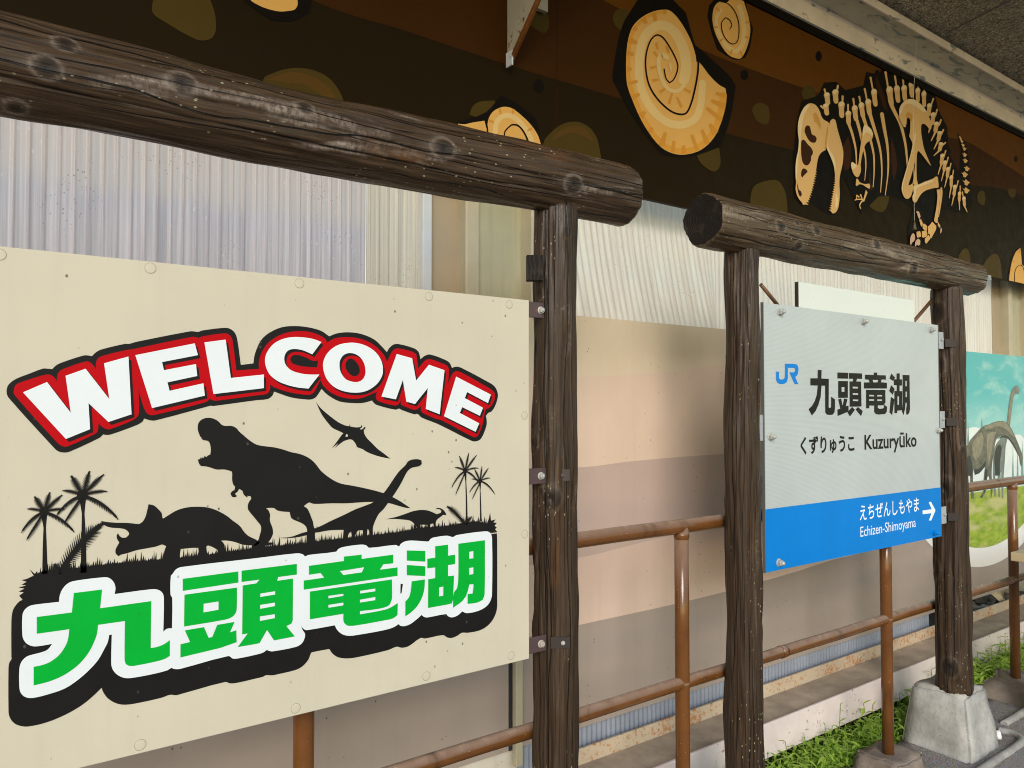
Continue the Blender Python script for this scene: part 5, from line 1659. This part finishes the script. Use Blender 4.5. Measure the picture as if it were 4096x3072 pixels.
for a_ in (((1535, 65), (1485, 115), (1450, 62), (1400, 250), 118, (1280, 352)), ((1540, 245), (1508, 355), (1475, 315), (1440, 560), 108, (1372, 762)), ((1595, 390), (1568, 505), (1535, 465), (1500, 700), 100, (1443, 912)), ((1655, 525), (1628, 645), (1602, 608), (1570, 840), 98, (1515, 1052)),
           ((1710, 675), (1690, 815), (1667, 792), (1660, 1050), 92, (1617, 1288)), ((1815, 910), (1783, 1032), (1750, 1002), (1718, 1250), 96, (1672, 1448)), ((1860, 1025), (1855, 1155), (1847, 1152), (1835, 1370), 84, (1845, 1552)), ((1907, 1155), (1925, 1265), (1940, 1262), (1955, 1480), 84, (2013, 1598))):
    vert(CD, *a_)
for cx_, cy_, s0 in ((1990, 1120, 1.0), (1990, 945, 1.0), (1955, 768, 0.95), (2003, 640, 0.85), (1968, 465, 0.75), (1955, 335, 0.7), (1949, 200, 0.6), (1918, 120, 0.55), (1890, 35, 0.5), (1868, -20, 0.4), (1848, -60, 0.3)):
    lp = [(-85, -45), (-35, -35), (-10, -70), (25, -40), (85, 0), (50, 30), (20, 70), (-35, 50), (-35, 5)]
    bone(' '.join('%f,%f' % (cx_ + p_[0] * s0, cy_ + p_[1] * s0) for p_ in lp), CD)
# skull
HOLES = ['400,1480 420,1380 470,1345 520,1370 545,1470 570,1545 640,1580 672,1640 650,1710 600,1730 520,1700 450,1600', '330,1700 370,1660 420,1690 470,1760 540,1830 585,1920 580,1980 550,2030 540,2130 490,2210 430,2230 370,2180 335,2060 325,1900',
         '335,2350 370,2297 440,2320 470,2370 430,2410 390,2450 350,2500 325,2450', '245,2610 260,2700 275,2770 320,2800 342,2870 320,2922 280,2890 255,2800 240,2700']
bone('545,857 470,875 390,950 320,1080 275,1220 255,1350 255,1500 275,1659 270,1850 235,2020 210,2150 200,2300 205,2500 215,2600 203,2730 215,2820 250,2920 300,3000 345,3050 365,3100 400,3095 430,3060 480,3010 520,2900 560,2780 590,2650 620,2500 650,2380 665,2280 685,2150 700,2080 730,2000 790,1930 880,1870 895,1750 920,1659 945,1300 915,1265 830,1220 780,1150 750,1060 700,960 640,890', CA)
bone('480,885 390,955 320,1080 275,1220 255,1350 255,1500 275,1659 262,1880 222,2080 205,2300 210,2560 235,2500 245,2250 275,2000 310,1800 320,1500 345,1350 380,1150 440,1020 520,900', CA, 'bone_hi')
bone('590,1080 650,1060 720,1180 760,1330 750,1450 690,1330 610,1250', CA, 'bone_sh')
bone('900,1380 925,1380 900,1720 880,1870 840,1880 855,1700', CA, 'bone_sh')
for h in HOLES:
    bone(h, CA, 'brown')
bone('955,1290 990,1225 1035,1200 1080,1225 1105,1310 1130,1430 1190,1640 1230,1780 1258,1930 1250,2150 1210,2340 1180,2480 1172,2650 1180,2850 1165,3060 1140,3180 1090,3265 1020,3288 990,3250 1000,3100 1020,2950 1050,2800 1080,2600 1070,2400 1050,2250 1000,2100 930,1940 895,1860 890,1700 920,1500', CA)
bone('900,1860 935,1945 1005,2105 1052,2255 1072,2380 1085,2300 1080,2150 1030,2000 960,1900 915,1780 900,1680', CA, 'bone_hi')
bone('1095,2840 1125,2900 1140,3050 1105,3180 1085,3120 1090,2980', CA, 'bone_hi')
LIFT[0] += 0.00004
for i in range(15):
    t = i / 14
    x1_, y1_ = 655 - 235 * t ** 1.25, 2370 + 690 * t
    s1 = 14 + 16 * t
    mfig(b, '%f,%f %f,%f %f,%f' % (x1_ - 6, y1_ - s1, x1_ + 24 + 46 * t, y1_ + 6 + 34 * t, x1_ - 12, y1_ + s1), CA, 'bone', LIFT[0], None)
for i in range(15):
    t = i / 14
    x1_, y1_ = 1078 - 82 * t ** 1.2, 2500 + 730 * t
    s1 = 12 + 15 * t
    mfig(b, '%f,%f %f,%f %f,%f' % (x1_ + 6, y1_ - s1, x1_ - 18 - 42 * t, y1_ - 4 - 16 * t, x1_ + 8, y1_ + s1), CA, 'bone', LIFT[0], None)
# fore limb
bone('1720,1330 1780,1350 1880,1440 1918,1540 1905,1620 1860,1670 1760,1750 1700,1900 1640,2200 1648,2300 1640,2380 1600,2470 1560,2490 1500,2440 1450,2330 1428,2230 1435,2170 1465,2155 1550,2215 1590,2210 1620,1950 1660,1659 1690,1450', CA)
bone('1720,1335 1780,1350 1880,1440 1915,1540 1895,1590 1850,1530 1780,1500 1730,1530 1695,1600 1690,1450', CA, 'bone_hi')
bone('1432,2190 1465,2160 1550,2218 1540,2260 1460,2330 1435,2250', CA, 'bone_hi')
bone('1545,2525 1580,2530 1620,2600 1740,2640 1830,2630 1855,2690 1835,2745 1780,2720 1680,2655 1600,2650 1560,2690 1530,2660', CA)
bone('1755,2770 1795,2820 1715,3040 1690,3020', CA)
for s_ in ('1690,3000 1640,3060 1620,3120 1640,3180', '1680,2980 1560,2980 1515,2995', '1640,2880 1670,2960', '1600,2925 1550,2885 1550,2960'):
    bstroke(s_, CA, (32, 20))
# pelvis and hind limb
bone('500,1080 510,960 560,870 640,790 740,760 840,775 930,830 1010,900 1070,970 1115,1040 1160,1150 1190,1230 1230,1330 1210,1420 1190,1445 1160,1525 1145,1490 1160,1420 1110,1350 1060,1315 1010,1315 990,1360 990,1500 1010,1650 1050,1850 1120,2030 1210,2240 1150,2180 1000,1980 930,1905 900,1960 890,2100 890,2500 '
     '920,2650 880,2680 800,2620 835,2400 850,2150 800,1760 720,1580 740,1500 750,1250 735,1210 700,1175 670,1210 665,1300 640,1385 600,1375 560,1300 510,1200', CB)
bone('505,1060 515,960 565,870 640,795 740,765 840,780 930,835 1010,905 1070,975 1112,1040 1040,1045 960,990 850,910 740,865 660,870 600,930 570,1030 520,1110', CB, 'bone_hi')
bone('640,1130 680,1060 760,1070 800,1150 780,1260 755,1250 735,1210 700,1175 668,1210', CB, 'bone_sh')
bone('850,-180 900,-100 895,60 890,280 850,480 780,760 720,950 705,1010 750,1000 800,960 810,1080 770,1230 740,1280 680,1310 620,1280 570,1180 555,1080 570,960 610,820 680,580 760,300 800,100', CD)
bone('850,-180 880,-120 860,20 780,320 700,600 640,800 590,1000 575,1180 560,1080 572,960 612,820 682,580 762,300 802,100', CD, 'bone_hi')
bone('1320,815 1355,830 1375,1000 1370,1060 1270,1070 1100,1120 1000,1190 930,1290 880,1380 830,1385 800,1340 795,1250 820,1180 800,1050 830,1010 900,1000 1000,960 1060,930 1150,900 1250,860', CD)
bone('810,1030 880,1010 1000,975 1100,930 1270,880 1250,920 1120,980 960,1040 890,1080 870,1200 840,1370 810,1340 800,1250 825,1180', CD, 'bone_hi')
bone('780,0 850,-10 860,30 850,200 830,400 808,600 800,740 760,730 720,690 730,620 770,400 795,150', CE)
bone('862,-40 890,-60 908,50 880,300 825,610 810,600 845,300 860,100', CE)
for s_ in ('580,820 640,760 680,705 720,750 770,800 765,870 710,980 660,1075 630,1050 620,970 590,975', '470,760 500,750 565,800 560,920 510,890 470,860', '450,920 540,905 570,960 560,1020 480,1060 450,1040', '332,930 410,915 432,1000 425,1040 350,1060 335,1010', '600,995 640,1080 590,1140 545,1190 515,1160 520,1080',
           '390,660 430,645 470,740 455,825 420,780', '810,715 860,800 845,850 800,780'):
    bone(s_, CE)
for s_ in ('315,500 350,475 390,500 420,590 400,645 365,610 345,520', '260,965 295,1000 295,1090 260,1150 225,1180 210,1230 188,1180 195,1060 225,990', '370,1085 415,1130 410,1210 375,1235 340,1210 310,1260 293,1230 310,1140', '870,830 893,870 880,940 855,970 860,880'):
    bone(s_, CE, 'claw')
b.build('skeleton_picture', MM, mu)

# a small steel tab at the foot of the mural
tb = thing('steel_tab', 'small grey steel tab at the foot of the mural beside the right log end', 'bracket', (5.4, 2.2, 2.4))
q1, q2 = P(3600 + 1530 / 4.46, 900 + 885 / 4.46, 2.19), P(3600 + 1615 / 4.46, 900 + 985 / 4.46, 2.19)
b = MB()
b.rbox(q1.x, q2.x, 2.185, 2.1895, q2.z, q1.z, 0.001)
b.rbox(q1.x, q2.x, 2.19, 2.249, q1.z - 0.006, q1.z, 0.001)
b.build('tab_plate', M['steel'], tb)
b = MB()
hexbolt(b, ((q1.x + q2.x) / 2, 2.185, (q1.z + q2.z) / 2), (0, -1, 0), 0.008, 0.006)
b.build('bolt', M['nut'], tb)
# ------------------------------------------------------------------ pipe handrail
YR = 1.77
rail = thing('pipe_handrail', 'brown painted two rail pipe handrail running behind the log frames', 'handrail', (2.0, YR, 0.0))
XS = [0.697 + 1.3125 * i for i in range(-1, 6)]
b = MB()
b.tube([(-1.3 + 0.25 * i, YR, 1.147 + 0.0012 * math.sin(i * 1.7)) for i in range(34)], 0.0243, 24)
b.build('top_rail', M['pipe'], rail)
b = MB()
b.tube([(-1.3 + 0.25 * i, YR, 0.626 + 0.001 * math.sin(i * 2.1)) for i in range(34)], 0.0215, 24)
b.build('middle_rail', M['pipe'], rail)
for x in XS:
    b = MB()
    b.tube([(x, YR, 0.0), (x, YR, 0.4), (x, YR, 0.8), (x, YR, 1.147)], 0.0243, 24)
    for zz, rr in ((1.122, 0.0262), (0.626, 0.0258)):
        b.lathe((x, YR, zz - 0.01), (0, 0, 1), [(0.0243, -0.008), (rr, 0.0), (rr, 0.008), (0.0243, 0.016)], 24)
    b.build('rail_post', M['pipe'], rail)
b = MB()
pj = P(3072 + 130 * k, 2304 + 640 * k, YR)
b.tube([(pj.x - 0.02, YR, 0.626), (pj.x + 0.012, YR, 0.626)], 0.0232, 24)
b.build('sleeve_joint', M['pipe'], rail)


def block(name, x, y, wb, wt, h, m, label, cat, group, seed, z0=-0.05, rough=0.012, wy=None, bev=0.018):
    """cast concrete block: tapered, subdivided and roughened"""
    bm = bmesh.new()
    bmesh.ops.create_cube(bm, size=1.0)
    bmesh.ops.bevel(bm, geom=list(bm.edges), offset=0.045, segments=2, affect='EDGES')
    bmesh.ops.subdivide_edges(bm, edges=list(bm.edges), cuts=5, use_grid_fill=True)
    wy = wy or 1.0
    for v in bm.verts:
        t = v.co.z + 0.5
        w = wb + (wt - wb) * t
        p = Vector((v.co.x * w, v.co.y * w * wy, z0 + t * (h - z0)))
        q = p * 9 + Vector((seed * 3.3, 0, 0))
        d = Vector((noise.noise(q), noise.noise(q + Vector((9, 0, 0))), noise.noise(q + Vector((0, 9, 0))))) * rough
        q = p * 32
        d += Vector((noise.noise(q), noise.noise(q + Vector((5, 0, 0))), noise.noise(q + Vector((0, 7, 0))))) * rough * 0.4
        v.co = p + d
    me = bpy.data.meshes.new(name)
    bm.to_mesh(me)
    bm.free()
    me.materials.append(m)
    for p in me.polygons:
        p.use_smooth = True
    o = bpy.data.objects.new(name, me)
    COL.objects.link(o)
    o.location = (x, y, 0)
    return tag(o, label, cat, group)


fl = {3: 'low stained concrete footing of the handrail post beneath the station sign', 4: 'brown stained lump of concrete round the far right handrail post foot',
      2: 'low concrete footing of the handrail post between the two log frames', 1: 'low concrete footing of the handrail post under the cream sign'}
for i, x in enumerate(XS):
    if i in (0, 5, 6):
        continue
    if i == 4:
        block('concrete_footing', x + 0.03, 1.76, 0.42, 0.20, 0.105, M['footing'], fl[i], 'footing', 'footings of the pipe handrail', i, rough=0.03)
    else:
        block('concrete_footing', x + 0.0, 1.765, 0.27, 0.235, 0.055, M['footing'], fl[i], 'footing', 'footings of the pipe handrail', i, rough=0.02, wy=0.82)
big = block('concrete_block', 3.765, 1.715, 0.32, 0.222, 0.268, M['concrete'], 'pale tapered concrete base under the right post of the station sign frame', 'concrete block', 'tapered blocks under the log posts', 21, rough=0.009)
block('concrete_block', 2.21, 1.70, 0.335, 0.225, 0.262, M['concrete'], 'grey tapered concrete base under the left post of the station sign frame', 'concrete block', 'tapered blocks under the log posts', 22, rough=0.009)
b = MB()
b.tube([(3.915, 1.585, 0.045), (3.928, 1.568, 0.046)], 0.02, 16)
b.tube([(3.92, 1.578, 0.046), (3.9295, 1.5665, 0.046)], 0.016, 16, 1)  # dark plug painted as the shade inside the bore
b.build('drain_stub', [paint('white_plastic_stub', (0.72, 0.72, 0.7), 0.35), M['dark']], big)

# half buried grey conduit on the paving
def conduit(path, label):
    b = MB()
    pp = smooth([(p[0], p[1]) for p in path], 8, 170, False)
    b.tube([(p[0], p[1], 0.004 + 0.003 * noise.noise(Vector((p[0] * 7, p[1] * 7, 1)))) for p in pp], 0.017, 14)
    return tag(b.build('conduit', M['conduit']), label, 'conduit', 'grey conduits on the paving')


conduit([(2.6, 1.50), (3.2, 1.505), (3.7, 1.51), (3.95, 1.513), (4.06, 1.53), (4.10, 1.585), (4.09, 1.64)], 'grey conduit along the front of the concrete base ending in an elbow')
conduit([(4.19, 1.655), (4.6, 1.66), (5.2, 1.655), (6.2, 1.66)], 'grey conduit on the paving beyond the concrete base, below the far handrail post')

# hanging cord with a weight
cz = P(3667, -60, 2.1)
c1 = P(3658, 918, 2.1)
cord = thing('hanging_cord', 'thin white cord with a small cone weight hanging in front of the skeleton mural', 'cord', (c1.x, 2.1, c1.z))
b = MB()
b.tube([(c1.x, 2.1, c1.z + 0.03), (c1.x + 0.003, 2.1, (c1.z + cz.z) / 2), (cz.x, 2.1, zc(2.1))], 0.0012, 6)
b.build('cord_line', M['cord'], cord)
b = MB()
b.lathe((c1.x, 2.1, c1.z), (0, 0, 1), [(0.0005, -0.002), (0.011, 0.0), (0.0105, 0.006), (0.005, 0.034), (0.0012, 0.05)], 14)
b.build('cone_weight', M['weight'], cord)

# corner of a timber table at the right edge
tab = thing('wooden_table', 'corner of a weathered pale pine table at the right edge of the view', 'table', (4.9, 1.3, 0.0))
b = MB()
for i in range(4):
    y1_ = 1.615 - i * 0.148
    b.rbox(4.195, 5.9, y1_ - 0.142, y1_, 0.80, 0.842, 0.004)
b.build('table_top', M['pine'], tab)
for xx in (4.33, 5.7):
    b = MB()
    b.rbox(xx, xx + 0.045, 1.06, 1.60, 0.71, 0.799, 0.003)
    b.build('cross_bearer', M['pine'], tab)
    for yy in (1.12, 1.50):
        b = MB()
        b.rbox(xx + 0.046, xx + 0.116, yy, yy + 0.07, 0.0, 0.799, 0.004)
        b.build('leg', M['pine'], tab)

# broken boards and rubble in the dark gap under the wall
for i, (px, py, qx, qy, w_, lb) in enumerate(((3965, 2365, 4025, 2420, 0.022, 'short pale stick, uppermost of those leaning in the dark gap under the round picture'), (3978, 2400, 4020, 2500, 0.05, 'wide broken board leaning in the dark gap under the round picture'),
                                              (3990, 2365, 4012, 2410, 0.016, 'thin pale stick leaning across the broken board in the dark gap'))):
    p1_, p2_ = P(px, py, 2.33 + 0.03 * i), P(qx, qy, 2.33 + 0.03 * i)
    d_ = (p2_ - p1_)
    s1 = Vector((-d_.z, 0, d_.x)).normalized() * w_
    b = MB()
    b.obox((p1_ + p2_) / 2, d_ / 2, s1, (0, 0.008, 0))
    tag(b.build('broken_board', M['board_old'] if i == 1 else M['pine']), lb, 'board', 'broken wood in the gap under the wall')
rk = random.Random(3)
b = MB()
for i in range(26):
    x, y, r_ = rk.uniform(5.3, 6.4), rk.uniform(2.3, 2.5), rk.uniform(0.012, 0.04)
    b.obox((x, y, 0.17 + r_ * 0.5), Vector((r_, 0, r_ * rk.uniform(-0.4, 0.4))), Vector((0, r_ * 0.8, 0)), Vector((0, r_ * 0.3, r_ * 0.6)))
tag(b.build('rubble', M['board_old']), kind='stuff')
b = MB()
b.box(4.7, 9.0, 2.27, 2.62, 0.10, 0.165)
b.build('sill_under_wall', M['soil'], shed)

# ------------------------------------------------------------------ weeds between paving and wall
rw = random.Random(17)
vs_, fs_, tone = [], [], []


def leaf(base, d, length, width, droop, tn):
    """pointed leaf with a folded midrib"""
    d = d.normalized()
    side = d.cross(Vector((0, 0, 1)))
    side = side.normalized() if side.length > 1e-4 else Vector((1, 0, 0))
    n_ = 5
    o = len(vs_)
    up = side.cross(d).normalized()
    for i in range(n_ + 1):
        t = i / n_
        c = base + d * (length * t) + Vector((0, 0, -droop * length * t * t))
        w = width * math.sin(math.pi * min(1.0, 0.06 + t * 0.94)) ** 0.8 * (1 - 0.25 * t)
        for s_ in (-1, 0, 1):
            vs_.append(c + side * (w * s_ * 0.5) + up * (abs(s_) * w * 0.14))
            tone.append(tn * (0.85 if s_ == 0 else 1.0))
    for i in range(n_):
        for j in range(2):
            a = o + i * 3 + j
            fs_.append((a, a + 1, a + 4, a + 3))


def plant(x, y, h, nl, ls, kind):
    z0 = -0.08
    lean = Vector((rw.uniform(-0.25, 0.25), rw.uniform(-0.35, 0.1), 1)).normalized()
    tn0 = rw.uniform(0.15, 0.8)
    if kind == 'grass':
        for i in range(nl):
            a = rw.uniform(0, 6.28)
            d = Vector((math.cos(a) * 0.6, math.sin(a) * 0.6, rw.uniform(0.7, 1.6)))
            leaf(Vector((x + rw.uniform(-0.02, 0.02), y + rw.uniform(-0.02, 0.02), z0)), d, h * rw.uniform(0.7, 1.3), 0.006, rw.uniform(0.3, 0.8), min(1, tn0 + rw.uniform(-0.2, 0.3)))
        return
    ph = rw.uniform(0, 6.28)
    for i in range(nl):
        t = (i + 1) / nl
        a = ph + i * 2.4
        bpos = Vector((x, y, z0)) + lean * (h * t)
        d = Vector((math.cos(a), math.sin(a), rw.uniform(-0.1, 0.7)))
        sz = ls * (1.15 - 0.5 * t) * rw.uniform(0.8, 1.2)
        leaf(bpos, d, sz, sz * rw.uniform(0.22, 0.4), rw.uniform(0.05, 0.5), max(0, min(1, tn0 * 0.6 + 0.4 * t + rw.uniform(-0.15, 0.15))))
    # stem
    o = len(vs_)
    for q in (0, 1):
        for dx, dy in ((-0.0015, 0), (0.0015, 0), (0, 0.0025)):
            vs_.append(Vector((x + dx, y + dy, z0)) + lean * (h * q))
            tone.append(0.3)
    for j in range(3):
        fs_.append((o + j, o + (j + 1) % 3, o + 3 + (j + 1) % 3, o + 3 + j))


for i in range(3000):
    x = 2.2 + 5.0 * rw.random() ** 0.85
    y = rw.uniform(1.89, 2.5)
    near = max(0.0, 1 - abs(y - 1.98) / 0.2)
    if y < 2.06:
        h = rw.uniform(0.08, 0.24) * (0.7 + 0.5 * noise.noise(Vector((x * 2.5, y * 4, 4))) + 0.25)
    else:
        h = rw.uniform(0.03, 0.1)
    kd = rw.random()
    if kd < 0.5:
        plant(x, y, h * 1.0, rw.randint(4, 9), 0, 'grass')
    else:
        plant(x, y, h, rw.randint(6, 12), rw.uniform(0.035, 0.075) * (1.25 if x > 4.1 else 1.0), 'leaf')
for i in range(650):
    plant(2.5 + 3.6 * rw.random(), rw.uniform(1.9, 2.06), rw.uniform(0.05, 0.17), rw.randint(6, 11), rw.uniform(0.04, 0.08), 'leaf')
# bigger, paler plants in front of the beam end beyond the concrete base
for i in range(150):
    plant(rw.uniform(4.15, 6.3), rw.uniform(1.88, 2.04), rw.uniform(0.14, 0.28), rw.randint(8, 14), rw.uniform(0.06, 0.11), 'leaf')
me = bpy.data.meshes.new('weeds')
me.from_pydata([v[:] for v in vs_], [], fs_)
at = me.color_attributes.new('tone', 'FLOAT_COLOR', 'POINT')
at.data.foreach_set('color', [q for t in tone for q in (t, t, t, 1)])
me.polygons.foreach_set('use_smooth', [True] * len(fs_))
me.materials.append(M['leaf'])
o_ = bpy.data.objects.new('weeds', me)
COL.objects.link(o_)
tag(o_, kind='stuff')
# tiny pale flowers among the far weeds
vs_, fs_, tone = [], [], []
for i in range(420):
    c = Vector((rw.uniform(4.2, 6.0), rw.uniform(1.88, 2.03), rw.uniform(0.03, 0.19)))
    if noise.noise(c * 4) < -0.05:
        continue
    for q in range(3):
        leaf(c, Vector((rw.uniform(-1, 1), rw.uniform(-1, 1), rw.uniform(-0.2, 1))), rw.uniform(0.006, 0.013), 0.007, 0.0, rw.random())
me = bpy.data.meshes.new('weed_flowers')
me.from_pydata([v[:] for v in vs_], [], fs_)
at = me.color_attributes.new('tone', 'FLOAT_COLOR', 'POINT')
at.data.foreach_set('color', [q for t in tone for q in (t, t, t, 1)])
me.materials.append(M['leaf_y'])
o_ = bpy.data.objects.new('weed_flowers', me)
COL.objects.link(o_)
tag(o_, kind='stuff')
